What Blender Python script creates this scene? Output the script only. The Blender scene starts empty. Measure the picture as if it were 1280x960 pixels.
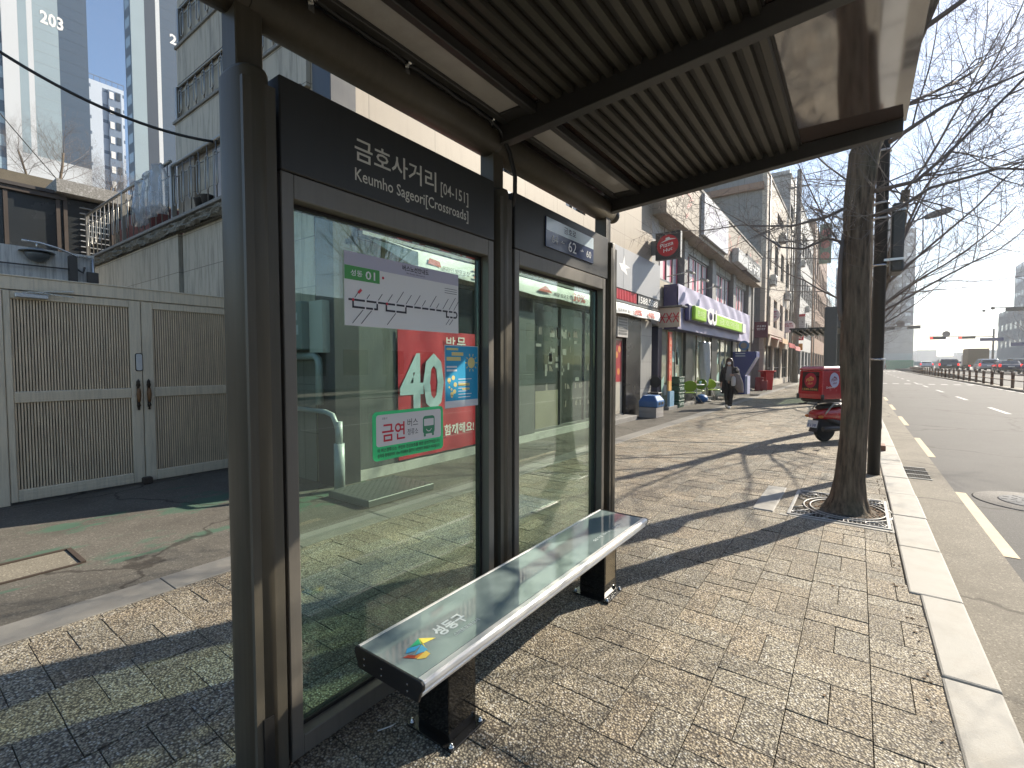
import bpy, bmesh, math, random
from mathutils import Vector, Matrix, Quaternion
random.seed(11)
sc = bpy.context.scene
COL = sc.collection
R = math.radians

# ---------------------------------------------------------------- camera, world, sun, exposure
cam_d = bpy.data.cameras.new("camera"); cam = bpy.data.objects.new("camera", cam_d); COL.objects.link(cam)
cam.location = (0, 0, 1.5); cam.rotation_euler = (R(90 - 2.4), 0, R(36.0))
cam_d.sensor_width = 36.0; cam_d.lens = 36.0 * 595 / 1280; cam_d.clip_start = 0.05; cam_d.clip_end = 4000
sc.camera = cam
SUN_AZ, SUN_EL = 24.0, 33.0          # azimuth measured from +Y towards +X
world = bpy.data.worlds.new("World"); sc.world = world; world.use_nodes = True
wn = world.node_tree; bg = wn.nodes["Background"]
sky = wn.nodes.new("ShaderNodeTexSky"); sky.sky_type = 'NISHITA'; sky.sun_disc = False
sky.sun_elevation = R(SUN_EL); sky.sun_rotation = R(SUN_AZ)
sky.air_density = 1.0; sky.dust_density = 0.35; sky.ozone_density = 2.4
wb = wn.nodes.new("ShaderNodeMix"); wb.data_type = 'RGBA'; wb.blend_type = 'MULTIPLY'; wb.inputs[0].default_value = 1; wb.inputs[7].default_value = (1.02, 1.0, .98, 1)
wn.links.new(sky.outputs[0], wb.inputs[6]); wn.links.new(wb.outputs[2], bg.inputs[0]); bg.inputs[1].default_value = 0.088
sun_d = bpy.data.lights.new("sun", 'SUN'); sun_d.energy = 4.8; sun_d.angle = R(0.5); sun_d.color = (1.0, 0.90, 0.75)
sun = bpy.data.objects.new("sun", sun_d); COL.objects.link(sun)
sdir = Vector((math.sin(R(SUN_AZ)) * math.cos(R(SUN_EL)), math.cos(R(SUN_AZ)) * math.cos(R(SUN_EL)), math.sin(R(SUN_EL))))
sun.rotation_euler = sdir.to_track_quat('Z', 'Y').to_euler(); sun.location = (30, 60, 60)
sc.view_settings.view_transform = 'Standard'; sc.view_settings.look = 'None'; sc.view_settings.gamma = 1.0
sc.view_settings.use_curve_mapping = False; sc.view_settings.exposure = 1.2
sc.cycles.use_denoising = True
sc.cycles.max_bounces = 10; sc.cycles.transparent_max_bounces = 16; sc.cycles.volume_bounces = 1
sc.cycles.glossy_bounces = 5; sc.cycles.caustics_reflective = False

# ---------------------------------------------------------------- materials
MATS = {}
def nn(nt, t, **kw):
    n = nt.nodes.new(t)
    for k, v in kw.items(): setattr(n, k, v)
    return n
def coords(nt, co):
    if co == 'pos': return nn(nt, "ShaderNodeNewGeometry").outputs["Position"]
    return nn(nt, "ShaderNodeTexCoord").outputs["Object"]
def mixc(nt, fac, a, b, mode='MIX'):
    m = nn(nt, "ShaderNodeMix", data_type='RGBA', blend_type=mode)
    for sock, v in ((0, fac), (6, a), (7, b)):
        if hasattr(v, "links"): nt.links.new(v, m.inputs[sock])
        else: m.inputs[sock].default_value = v if sock == 0 else (*v[:3], 1)
    return m.outputs[2]
def math_(nt, op, a, b=0.0, c=0.0, clamp=False):
    m = nn(nt, "ShaderNodeMath", operation=op, use_clamp=clamp)
    for i, v in enumerate((a, b, c)):
        if hasattr(v, "links"): nt.links.new(v, m.inputs[i])
        else: m.inputs[i].default_value = v
    return m.outputs[0]
def noise(nt, vec, scale, detail=4, rough=0.55, sx=None):
    if sx is not None:
        mp = nn(nt, "ShaderNodeMapping"); nt.links.new(vec, mp.inputs[0]); mp.inputs["Scale"].default_value = sx; vec = mp.outputs[0]
    n = nn(nt, "ShaderNodeTexNoise"); n.inputs["Scale"].default_value = scale; n.inputs["Detail"].default_value = detail
    n.inputs["Roughness"].default_value = rough; nt.links.new(vec, n.inputs["Vector"]); return n.outputs["Fac"]
def ramp(nt, fac, p0, p1, c0=(0, 0, 0), c1=(1, 1, 1)):
    r = nn(nt, "ShaderNodeValToRGB"); nt.links.new(fac, r.inputs[0])
    r.color_ramp.elements[0].position = p0; r.color_ramp.elements[1].position = p1
    r.color_ramp.elements[0].color = (*c0, 1); r.color_ramp.elements[1].color = (*c1, 1); return r.outputs[0]
def voro(nt, vec, scale, feature='F1', out="Distance", rnd=1.0):
    v = nn(nt, "ShaderNodeTexVoronoi", feature=feature); v.inputs["Scale"].default_value = scale
    v.inputs["Randomness"].default_value = rnd; nt.links.new(vec, v.inputs["Vector"]); return v.outputs[out]
def bump(nt, bs, h, strength, dist=0.01):
    b = nn(nt, "ShaderNodeBump"); b.inputs["Strength"].default_value = strength; b.inputs["Distance"].default_value = dist
    nt.links.new(h, b.inputs["Height"]); nt.links.new(b.outputs[0], bs.inputs["Normal"])
def newmat(name):
    m = bpy.data.materials.new(name); m.use_nodes = True; nt = m.node_tree
    return m, nt, nt.nodes["Principled BSDF"]
def M(name, col=(.5, .5, .5), rough=.5, metal=0., var=.12, scale=6., bmp=0., bscale=80., co='obj', streak=0., coat=0., emit=0., spec=None, dirt=0., dcol=(.1, .09, .075)):
    """plain procedural paint / metal / plastic with mottling, rain streaks and grain"""
    if name in MATS: return MATS[name]
    m, nt, bs = newmat(name); vec = coords(nt, co)
    n = noise(nt, vec, scale, 5)
    c = mixc(nt, n, [x * (1 - var) for x in col], [min(1, x * (1 + var)) for x in col])
    if streak:
        s = noise(nt, vec, 5, 4, .6, (9, 9, .55)); c = mixc(nt, math_(nt, 'MULTIPLY', ramp(nt, s, .45, .75), streak), c, dcol)
    if dirt:
        s = noise(nt, vec, 2.3, 8, .7); c = mixc(nt, math_(nt, 'MULTIPLY', ramp(nt, s, .48, .72), dirt), c, dcol)
    nt.links.new(c, bs.inputs["Base Color"])
    nt.links.new(math_(nt, 'MULTIPLY_ADD', n, .18, rough - .09, True), bs.inputs["Roughness"])
    bs.inputs["Metallic"].default_value = metal; bs.inputs["Coat Weight"].default_value = coat
    if spec is not None: bs.inputs["Specular IOR Level"].default_value = spec
    if bmp: bump(nt, bs, noise(nt, vec, bscale, 6, .65), bmp)
    if emit:
        nt.links.new(c, bs.inputs["Emission Color"]); bs.inputs["Emission Strength"].default_value = emit
    MATS[name] = m; return m

def mat_glass(name, tint, dust=.05, dcol=(.5, .55, .5), rough=0.0, ior=1.5, boost=1.0):
    if name in MATS: return MATS[name]
    m, nt, bs = newmat(name); nt.nodes.remove(bs); out = nt.nodes["Material Output"]
    tr = nn(nt, "ShaderNodeBsdfTransparent"); tr.inputs[0].default_value = (*tint, 1)
    gl = nn(nt, "ShaderNodeBsdfGlossy"); gl.inputs["Roughness"].default_value = rough
    lw = nn(nt, "ShaderNodeLayerWeight"); f5 = math_(nt, "POWER", lw.outputs["Facing"], 5.0); f0 = ((ior - 1) / (ior + 1)) ** 2; fr_ = math_(nt, "MULTIPLY_ADD", f5, 1 - f0, f0)
    mx = nn(nt, "ShaderNodeMixShader"); nt.links.new(math_(nt, 'MULTIPLY', fr_, boost, 0, True), mx.inputs[0]); nt.links.new(tr.outputs[0], mx.inputs[1]); nt.links.new(gl.outputs[0], mx.inputs[2])
    df = nn(nt, "ShaderNodeBsdfDiffuse"); df.inputs[0].default_value = (*dcol, 1)
    vec = coords(nt, 'obj'); s = noise(nt, vec, 2.2, 8, .7, (1, 1, .5))
    m2 = nn(nt, "ShaderNodeMixShader"); nt.links.new(math_(nt, 'MULTIPLY', s, dust * 2), m2.inputs[0])
    nt.links.new(mx.outputs[0], m2.inputs[1]); nt.links.new(df.outputs[0], m2.inputs[2]); nt.links.new(m2.outputs[0], out.inputs[0])
    MATS[name] = m; return m

def mat_paver():
    m, nt, bs = newmat("paver"); vec = coords(nt, 'pos')
    at = nn(nt, "ShaderNodeAttribute", attribute_name="tone"); 
    d = voro(nt, vec, 105); cc = voro(nt, vec, 105, out="Color")
    sep = nn(nt, "ShaderNodeSeparateColor"); nt.links.new(cc, sep.inputs[0])
    peb = mixc(nt, sep.outputs[0], (.25, .215, .155), (.47, .415, .305))
    peb = mixc(nt, math_(nt, 'MULTIPLY', math_(nt, 'GREATER_THAN', sep.outputs[1], .84), .8), peb, (.60, .57, .50))
    c = mixc(nt, ramp(nt, d, .34, .66), peb, (.085, .072, .056))
    c = mixc(nt, 1.0, c, at.outputs["Color"], 'MULTIPLY')
    gum = voro(nt, vec, 3.1); c = mixc(nt, math_(nt, 'MULTIPLY', ramp(nt, gum, .045, .06, (1, 1, 1), (0, 0, 0)), .55), c, (.07, .06, .05)); big = noise(nt, vec, 1.1, 7, .65); c = mixc(nt, math_(nt, 'MULTIPLY', ramp(nt, big, .46, .7), .42), c, (.14, .12, .09))
    nt.links.new(c, bs.inputs["Base Color"]); bs.inputs["Roughness"].default_value = .72
    bs.inputs["Specular IOR Level"].default_value = .35
    bump(nt, bs, math_(nt, 'MULTIPLY', d, -1), .75, .006); MATS["paver"] = m; return m
def mat_ground(name, a, b, scale, crack=0., grain=120, green=0., rough=.85, gb=.35, spots=0., crackscale=.55):
    m, nt, bs = newmat(name); vec = coords(nt, 'pos')
    n = noise(nt, vec, scale, 9, .68); c = mixc(nt, ramp(nt, n, .3, .7), a, b)
    g = noise(nt, vec, grain, 3, .8); c = mixc(nt, ramp(nt, g, .35, .65), [x * .6 for x in a], c); g2 = voro(nt, vec, grain * .9, out='Color'); sg = nn(nt, 'ShaderNodeSeparateColor'); nt.links.new(g2, sg.inputs[0]); c = mixc(nt, math_(nt, 'MULTIPLY', math_(nt, 'GREATER_THAN', sg.outputs[0], .95), .3), c, [min(.6, x * 1.8) for x in b])
    h = g
    if spots:
        s = noise(nt, vec, .6, 9, .72); c = mixc(nt, math_(nt, 'MULTIPLY', ramp(nt, s, .5, .62), spots), c, [x * .5 for x in a])
    if green:
        s = noise(nt, vec, 1.5, 9, .7, (1.2, .5, 1)); sp = nn(nt, "ShaderNodeSeparateXYZ"); nt.links.new(vec, sp.inputs[0])
        w = math_(nt, 'MULTIPLY', ramp(nt, sp.outputs[0], -7.2, -7.19), 1)
        mask = math_(nt, 'MULTIPLY', math_(nt, 'COMPARE', sp.outputs[0], -5.6, 1.1), math_(nt, 'COMPARE', sp.outputs[1], 1.6, 2.2))
        c = mixc(nt, math_(nt, 'MULTIPLY', math_(nt, 'MULTIPLY', ramp(nt, s, .53, .58), mask), green), c, (.055, .12, .08))
    if crack:
        wv = nn(nt, "ShaderNodeTexNoise"); wv.inputs["Scale"].default_value = 1.6; wv.inputs["Detail"].default_value = 8; nt.links.new(vec, wv.inputs["Vector"])
        va = nn(nt, "ShaderNodeVectorMath", operation='MULTIPLY_ADD'); nt.links.new(wv.outputs["Color"], va.inputs[0]); va.inputs[1].default_value = (.9, .9, 0); nt.links.new(vec, va.inputs[2])
        e = voro(nt, va.outputs[0], crackscale, 'DISTANCE_TO_EDGE'); k = ramp(nt, e, .003, .012, (1, 1, 1), (0, 0, 0))
        c = mixc(nt, math_(nt, 'MULTIPLY', k, crack), c, (.035, .03, .025))
    nt.links.new(c, bs.inputs["Base Color"]); bs.inputs["Roughness"].default_value = rough; bs.inputs["Specular IOR Level"].default_value = .3
    bump(nt, bs, h, gb, .006); MATS[name] = m; return m
def mat_stone(name, a, b, pw, ph, co='pos', stain=.4, axis='y', rough=.6):
    """cladding slabs: thin joints, per-slab tone, streaky stains"""
    m, nt, bs = newmat(name); vec = coords(nt, co)
    sp = nn(nt, "ShaderNodeSeparateXYZ"); nt.links.new(vec, sp.inputs[0]); cb = nn(nt, "ShaderNodeCombineXYZ")
    nt.links.new(math_(nt, 'ADD', sp.outputs[0], sp.outputs[1]), cb.inputs[0]); nt.links.new(sp.outputs[2], cb.inputs[1])
    br = nn(nt, "ShaderNodeTexBrick"); nt.links.new(cb.outputs[0], br.inputs["Vector"]); br.inputs["Scale"].default_value = 1
    br.offset = 0.0; br.inputs["Brick Width"].default_value = pw; br.inputs["Row Height"].default_value = ph; br.inputs["Mortar Size"].default_value = .006
    br.inputs["Color1"].default_value = (*a, 1); br.inputs["Color2"].default_value = (*b, 1); br.inputs["Mortar"].default_value = (*[x * .35 for x in a], 1)
    n = noise(nt, vec, 3, 8, .7); c = mixc(nt, math_(nt, 'MULTIPLY', n, .35), br.outputs[0], [x * .62 for x in a])
    s = noise(nt, vec, 4, 6, .65, (3, 3, .35)); c = mixc(nt, math_(nt, 'MULTIPLY', ramp(nt, s, .47, .72), stain), c, [x * .4 for x in a])
    nt.links.new(c, bs.inputs["Base Color"]); bs.inputs["Roughness"].default_value = rough
    bump(nt, bs, noise(nt, vec, 60, 5), .15, .004); MATS[name] = m; return m
def mat_bark():
    m, nt, bs = newmat("bark"); vec = coords(nt, 'obj')
    f = noise(nt, vec, 9, 7, .65, (3.2, 3.2, .38)); r = voro(nt, vec, 9, 'DISTANCE_TO_EDGE')
    c = mixc(nt, ramp(nt, f, .35, .65), (.05, .036, .023), (.22, .162, .108))
    g = noise(nt, vec, 2.5, 5, .6); c = mixc(nt, math_(nt, 'MULTIPLY', ramp(nt, g, .5, .7), .5), c, (.13, .13, .085))
    nt.links.new(c, bs.inputs["Base Color"]); bs.inputs["Roughness"].default_value = .9
    bump(nt, bs, f, 1.0, .035); MATS["bark"] = m; return m
def mat_curtain(name, a, b, n, axis):
    """fine vertical stripes (printed film, slats)"""
    m, nt, bs = newmat(name); vec = coords(nt, 'pos'); sp = nn(nt, "ShaderNodeSeparateXYZ"); nt.links.new(vec, sp.inputs[0])
    w = math_(nt, 'SINE', math_(nt, 'MULTIPLY', sp.outputs[axis], n)); c = mixc(nt, ramp(nt, w, .4, .6), a, b)
    nt.links.new(c, bs.inputs["Base Color"]); bs.inputs["Roughness"].default_value = .4; MATS[name] = m; return m
def mat_acrylic():
    m, nt, bs = newmat("smoked_acrylic"); vec = coords(nt, 'pos')
    n = noise(nt, vec, 6, 8, .7, (1, .5, 1)); s = noise(nt, vec, 22, 6, .7)
    c = mixc(nt, ramp(nt, n, .35, .65), (.055, .035, .030), (.11, .08, .068))
    c = mixc(nt, ramp(nt, s, .62, .7), c, (.02, .015, .013))
    nt.links.new(c, bs.inputs["Base Color"]); bs.inputs["Roughness"].default_value = .06; bs.inputs["IOR"].default_value = 3.2; MATS["smoked_acrylic"] = m; return m
def mat_windows(name, wall, glass, pw, ph, fw, fh, co='pos'):
    """wall with a regular field of small far-off windows"""
    m, nt, bs = newmat(name); vec = coords(nt, co); sp = nn(nt, "ShaderNodeSeparateXYZ"); nt.links.new(vec, sp.inputs[0])
    u = math_(nt, 'FRACT', math_(nt, 'DIVIDE', math_(nt, 'ADD', sp.outputs[0], sp.outputs[1]), pw)); v = math_(nt, 'FRACT', math_(nt, 'DIVIDE', sp.outputs[2], ph))
    k = math_(nt, 'MULTIPLY', math_(nt, 'COMPARE', u, .5, fw / 2), math_(nt, 'COMPARE', v, .5, fh / 2))
    c = mixc(nt, k, mixc(nt, noise(nt, vec, .3, 5), [x * .85 for x in wall], wall), glass); nt.links.new(c, bs.inputs["Base Color"])
    nt.links.new(math_(nt, 'MULTIPLY_ADD', k, -.5, .7), bs.inputs["Roughness"]); MATS[name] = m; return m

# ---------------------------------------------------------------- mesh helpers
ORG = {}
def tag(o, label=None, cat=None, group=None, kind=None):
    if label: o["label"] = label
    if cat: o["category"] = cat
    if group: o["group"] = group
    if kind: o["kind"] = kind
    return o
def thing(name, label, cat, loc=(0, 0, 0), group=None, rz=0.0):
    o = bpy.data.objects.new(name, None); COL.objects.link(o); o.location = loc; o.rotation_euler.z = rz
    o.empty_display_size = .1; ORG[o.name] = Vector(loc); return tag(o, label, cat, group)
def dup(root, loc, rz=None, label=None, scale=None):
    r = root.copy(); COL.objects.link(r); r.location = loc; ORG[r.name] = Vector(loc)
    if rz is not None: r.rotation_euler.z = rz
    if scale is not None: r.scale = (scale,) * 3 if not hasattr(scale, '__len__') else scale
    if label: r["label"] = label
    for ch in list(root.children):
        c = ch.copy(); COL.objects.link(c); c.parent = r
        for g in list(ch.children):
            d = g.copy(); COL.objects.link(d); d.parent = c
    return r
class MB:
    def __init__(s): s.v = []; s.f = []; s.m = []; s.sm = []; s.tone = []
    def face(s, idx, mi=0, sm=False): s.f.append(idx); s.m.append(mi); s.sm.append(sm)
    def poly(s, pts, mi=0):
        i = len(s.v); s.v += [Vector(p) for p in pts]; s.face(list(range(i, i + len(pts))), mi); return s
    def box(s, x0, x1, y0, y1, z0, z1, mi=0):
        i = len(s.v)
        s.v += [Vector(p) for p in ((x0, y0, z0), (x1, y0, z0), (x1, y1, z0), (x0, y1, z0), (x0, y0, z1), (x1, y0, z1), (x1, y1, z1), (x0, y1, z1))]
        for q in ((3, 2, 1, 0), (4, 5, 6, 7), (0, 1, 5, 4), (1, 2, 6, 5), (2, 3, 7, 6), (3, 0, 4, 7)): s.face([i + k for k in q], mi)
        return s
    def obox(s, c, size, rot=None, mi=0):
        i = len(s.v); s.box(-size[0] / 2, size[0] / 2, -size[1] / 2, size[1] / 2, -size[2] / 2, size[2] / 2, mi)
        for k in range(i, len(s.v)): s.v[k] = (rot @ s.v[k] if rot else s.v[k]) + Vector(c)
        return s
    def extr(s, poly, vec, mi=0, sm=False):
        i = len(s.v); n = len(poly); vec = Vector(vec)
        s.v += [Vector(p) for p in poly] + [Vector(p) + vec for p in poly]
        s.face([i + k for k in range(n)][::-1], mi); s.face([i + n + k for k in range(n)], mi)
        for k in range(n): s.face([i + k, i + (k + 1) % n, i + n + (k + 1) % n, i + n + k], mi, sm)
        return s
    def tube(s, pts, rad, n=8, mi=0, caps=True):
        pts = [Vector(p) for p in pts]; rad = rad if hasattr(rad, '__len__') else [rad] * len(pts)
        i0 = len(s.v); nrm = None
        for k, p in enumerate(pts):
            t = (pts[min(k + 1, len(pts) - 1)] - pts[max(k - 1, 0)]); t = t.normalized() if t.length > 1e-9 else Vector((0, 0, 1))
            if nrm is None: nrm = t.orthogonal().normalized()
            else:
                nrm = nrm - t * nrm.dot(t); nrm = nrm.normalized() if nrm.length > 1e-6 else t.orthogonal().normalized()
            b = t.cross(nrm)
            for j in range(n):
                a = 2 * math.pi * j / n; s.v.append(p + (nrm * math.cos(a) + b * math.sin(a)) * rad[k])
        for k in range(len(pts) - 1):
            for j in range(n):
                a = i0 + k * n + j; b_ = i0 + k * n + (j + 1) % n; s.face([a, b_, b_ + n, a + n], mi, True)
        if caps:
            s.face([i0 + j for j in range(n)][::-1], mi); s.face([i0 + (len(pts) - 1) * n + j for j in range(n)], mi)
        return s
    def loft(s, rings, mi=0, caps=True, sm=True):
        i0 = len(s.v); n = len(rings[0])
        for r in rings: s.v += [Vector(p) for p in r]
        for k in range(len(rings) - 1):
            for j in range(n):
                a = i0 + k * n + j; b = i0 + k * n + (j + 1) % n; s.face([a, b, b + n, a + n], mi, sm)
        if caps:
            s.face([i0 + j for j in range(n)][::-1], mi); s.face([i0 + (len(rings) - 1) * n + j for j in range(n)], mi)
        return s
    def lathe(s, c, prof, n=24, mi=0, axis='z'):
        rings = []
        for r, h in prof:
            ring = []
            for j in range(n):
                a = 2 * math.pi * j / n; x, y = r * math.cos(a), r * math.sin(a)
                ring.append(Vector(c) + (Vector((x, y, h)) if axis == 'z' else Vector((h, x, y)) if axis == 'x' else Vector((y, h, x))))
            rings.append(ring)
        return s.loft(rings, mi)
    def ell(s, c, r, n=12, m=8, mi=0, rot=None):
        rings = []
        for k in range(m + 1):
            t = math.pi * (k / m) ; t = min(max(t, .03), math.pi - .03)
            ring = []
            for j in range(n):
                a = 2 * math.pi * j / n; p = Vector((r[0] * math.sin(t) * math.cos(a), r[1] * math.sin(t) * math.sin(a), -r[2] * math.cos(t)))
                ring.append(Vector(c) + (rot @ p if rot else p))
            rings.append(ring)
        return s.loft(rings, mi)
    def disc(s, c, r, u, v, n=28, mi=0, sy=1.0):
        c, u, v = Vector(c), Vector(u), Vector(v)
        return s.poly([c + u * r * math.cos(2 * math.pi * k / n) + v * r * sy * math.sin(2 * math.pi * k / n) for k in range(n)], mi)
    def text(s, body, o, u, v, w, h, mi=0, bold=0.0, fit=True, res=2):
        """lettering fitted into a w x h box whose lower left corner is o"""
        c = bpy.data.curves.new('t', 'FONT'); c.body = body; c.offset = bold; c.resolution_u = res
        ob = bpy.data.objects.new('t', c); COL.objects.link(ob); dg = bpy.context.evaluated_depsgraph_get(); dg.update()
        me = bpy.data.meshes.new_from_object(ob.evaluated_get(dg)); COL.objects.unlink(ob); bpy.data.objects.remove(ob); bpy.data.curves.remove(c)
        if not me.vertices: return s
        xs = [q.co.x for q in me.vertices]; ys = [q.co.y for q in me.vertices]; x0, x1, y0, y1 = min(xs), max(xs), min(ys), max(ys)
        sx = w / max(x1 - x0, 1e-6); sy = h / max(y1 - y0, 1e-6)
        o, u, v = Vector(o), Vector(u), Vector(v); i = len(s.v)
        s.v += [o + u * ((q.co.x - x0) * sx) + v * ((q.co.y - y0) * sy) for q in me.vertices]
        for p in me.polygons: s.face([i + k for k in p.vertices], mi)
        bpy.data.meshes.remove(me); return s
    def build(s, name, mats, parent=None, bevel=0.0, seg=1, label=None, cat=None, group=None, kind=None, local=False, loc=None, weld=False):
        me = bpy.data.meshes.new(name); off = Vector((0, 0, 0))
        if parent is not None and not local: off = ORG[parent.name]
        if parent is None and loc is not None: off = Vector(loc)
        me.from_pydata([tuple(p - off) for p in s.v], [], s.f)
        for m in (mats if isinstance(mats, (list, tuple)) else [mats]): me.materials.append(m)
        me.polygons.foreach_set("material_index", s.m); me.polygons.foreach_set("use_smooth", s.sm)
        if s.tone:
            at = me.color_attributes.new("tone", 'FLOAT_COLOR', 'CORNER'); k = 0
            for p in me.polygons:
                t = s.tone[p.index]
                for _ in p.loop_indices: at.data[k].color = (*t, 1); k += 1
        if bevel or weld:
            bm = bmesh.new(); bm.from_mesh(me)
            if weld: bmesh.ops.remove_doubles(bm, verts=bm.verts, dist=1e-4)
            if bevel:
                ed = [e for e in bm.edges if len(e.link_faces) == 2 and e.calc_face_angle(0) > R(35)]
                bmesh.ops.bevel(bm, geom=ed, offset=bevel, segments=seg, affect='EDGES', profile=.5, clamp_overlap=True)
            bm.to_mesh(me); bm.free()
        me.update(); o = bpy.data.objects.new(name, me); COL.objects.link(o)
        if parent is not None: o.parent = parent; ORG[o.name] = ORG[parent.name]
        else: o.location = off; ORG[o.name] = off
        return tag(o, label, cat, group, kind)
def bx(*a): return MB().box(*a)
X_, Y_, Z_ = Vector((1, 0, 0)), Vector((0, 1, 0)), Vector((0, 0, 1))

# ---------------------------------------------------------------- shared materials
m_post = M("shelter_metal", (.085, .076, .058), .45, .0, .10, 4, streak=.22, dcol=(.16, .14, .11), spec=.3)
m_frame = M("panel_frame_metal", (.17, .155, .13), .42, .15, .08, 5, streak=.25, dcol=(.09, .08, .065))
m_head = M("header_metal", (.036, .035, .032), .42, .1, .08, 3, streak=.45, dcol=(.045, .042, .036))
m_dark = M("black_rubber", (.012, .012, .012), .55)
m_black = M("black_gloss", (.006, .006, .006), .06, spec=.6, var=.05)
m_white = M("white_paint", (.75, .74, .71), .5, dirt=.12)
m_text = M("ivory_letters", (.66, .64, .56), .5)
m_steel = M("stainless", (.55, .54, .52), .28, 1.0)
m_chrome = M("bolt_metal", (.5, .5, .48), .22, 1.0)
m_red = M("red_vinyl", (.45, .018, .035), .4)
m_redp = M("red_gloss_paint", (.40, .012, .018), .25, coat=.6)
m_conc = mat_ground("concrete_grey", (.27, .26, .24), (.36, .35, .325), 3, grain=90)
m_bark = mat_bark()
# ---------------------------------------------------------------- setting: ground, road, kerb
g = MB().box(-1500, 1500, -300, 3000, -.6, -.2); g.build("ground", mat_ground("far_ground", (.16, .15, .135), (.23, .22, .20), .4, grain=30), kind="structure")
m_asph = mat_ground("asphalt", (.10, .098, .094), (.15, .147, .142), 1.2, crack=.55, grain=170, spots=.25, crackscale=.22, rough=.85)
bx(1.03, 16.5, -30, 600, -.19, -.12).build("road", m_asph, kind="structure")
m_gut = mat_ground("gutter_concrete", (.20, .18, .145), (.30, .275, .225), 2.5, crack=.6, grain=120, spots=.35, crackscale=.35)
bx(.57, 1.03, -30, 300, -.19, -.112).build("gutter", m_gut, kind="structure")
# kerb stones: individual lengths with tiny gaps, in one kerb
k = MB(); m_kerb = M("granite_kerb", (.31, .30, .27), .7, 0, .18, 9, .25, 150, co='pos', dirt=.6, dcol=(.22, .195, .15))
y = -6.0; j = 0
while y < 150:
    L = 1.0 if y < 60 else 6.0
    xi = .305 if y > 3.9 else (.36 if y > 1.5 else .375)
    k.box(xi + random.uniform(-.006, .006), .57 + random.uniform(-.004, .004), y + .003, y + L - .003, -.19, .012 + random.uniform(-.002, .003)); y += L
k.build("kerb", m_kerb, bevel=.012, seg=2, kind="structure")
# paved sidewalk: parquet of exposed-aggregate blocks, real joints
m_pav = mat_paver(); m_joint = mat_ground("joint_sand", (.10, .082, .058), (.16, .135, .10), 12, grain=200)
s = MB(); P = .305
GR = (-.60, .36, 5.38, 6.62)                      # opening left for the tree grate
def brick(x0, x1, y0, y1):
    x0 = max(x0, -3.645); x1 = min(x1, .40)
    if x1 - x0 < .03: return
    cx, cy = (x0 + x1) / 2, (y0 + y1) / 2
    if GR[0] < cx < GR[1] and GR[2] < cy < GR[3]: return
    if x1 > .302 and y0 > 3.9: x1 = .300
    if x1 - x0 < .03: return
    j_ = .0014 if cy > 8 else .0018
    t = random.gauss(1.0, .085); w = random.uniform(-.035, .05); tone = (t * (1 + w), t, t * (1 - w))
    if random.random() < .05: tone = tuple(q * 1.22 for q in tone)
    zz = random.uniform(-.0022, .0022); tx, ty = random.uniform(-.0015, .0015), random.uniform(-.0015, .0015)
    i = len(s.v); a, b, c, d = x0 + j_, x1 - j_, y0 + j_, y1 - j_; e = .0016
    for (px, py, q) in ((a, c, -tx - ty), (b, c, tx - ty), (b, d, tx + ty), (a, d, -tx + ty)): s.v.append(Vector((px, py, -.03)))
    for (px, py, q) in ((a, c, -tx - ty), (b, c, tx - ty), (b, d, tx + ty), (a, d, -tx + ty)): s.v.append(Vector((px, py, zz + q - e)))
    for (px, py, q) in ((a + e, c + e, -tx - ty), (b - e, c + e, tx - ty), (b - e, d - e, tx + ty), (a + e, d - e, -tx + ty)): s.v.append(Vector((px, py, zz + q)))
    s.face([i + 8, i + 9, i + 10, i + 11]); s.tone.append(tone)
    for q in range(4):
        r = (q + 1) % 4
        s.face([i + q, i + r, i + 4 + r, i + 4 + q]); s.tone.append(tuple(z * .8 for z in tone))
        s.face([i + 4 + q, i + 4 + r, i + 8 + r, i + 8 + q]); s.tone.append(tone)
for ci in range(-14, 2):
    x0 = .085 + P * ci; wob = random.uniform(-.01, .01)
    yo = random.choice((0, .15)) * .2
    for ri in range(-9, 150):
        y0 = 2.30 + P * ri + wob + yo
        if (ci + ri) % 2 == 0:
            brick(x0, x0 + P, y0, y0 + P / 2); brick(x0, x0 + P, y0 + P / 2, y0 + P)
        else:
            brick(x0, x0 + P / 2, y0, y0 + P); brick(x0 + P / 2, x0 + P, y0, y0 + P)
sw = s.build("sidewalk", m_pav, kind="structure")
bx(-3.65, .33, -6, 48, -.19, -.010).build("sidewalk_bed", m_joint, kind="structure")
m_pav2 = mat_ground("worn_paving", (.27, .245, .205), (.36, .33, .28), 2, grain=60, spots=.3)
bx(-3.65, .33, 48.05, 150, -.19, -.002).build("sidewalk_far", m_pav2, kind="structure")
# granite strip and concrete forecourt
k = MB(); m_gran = M("granite_strip", (.19, .183, .165), .7, 0, .2, 14, .25, 160, co='pos', dirt=.3, dcol=(.17, .15, .12)); y = -6.
while y < 150:
    L = .9 if y < 40 else 6; k.box(-3.93, -3.653, y + .002, y + L - .002, -.19, .003 + random.uniform(-.001, .002)); y += L
k.build("granite_strip", m_gran, bevel=.004, kind="structure")
m_fore = mat_ground("forecourt_concrete", (.115, .105, .088), (.19, .177, .15), 1.3, crack=.8, grain=110, green=.8, spots=.45, crackscale=.45)
bx(-16, -3.935, -6, 150, -.19, -.004).build("forecourt", m_fore, kind="structure")
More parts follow.
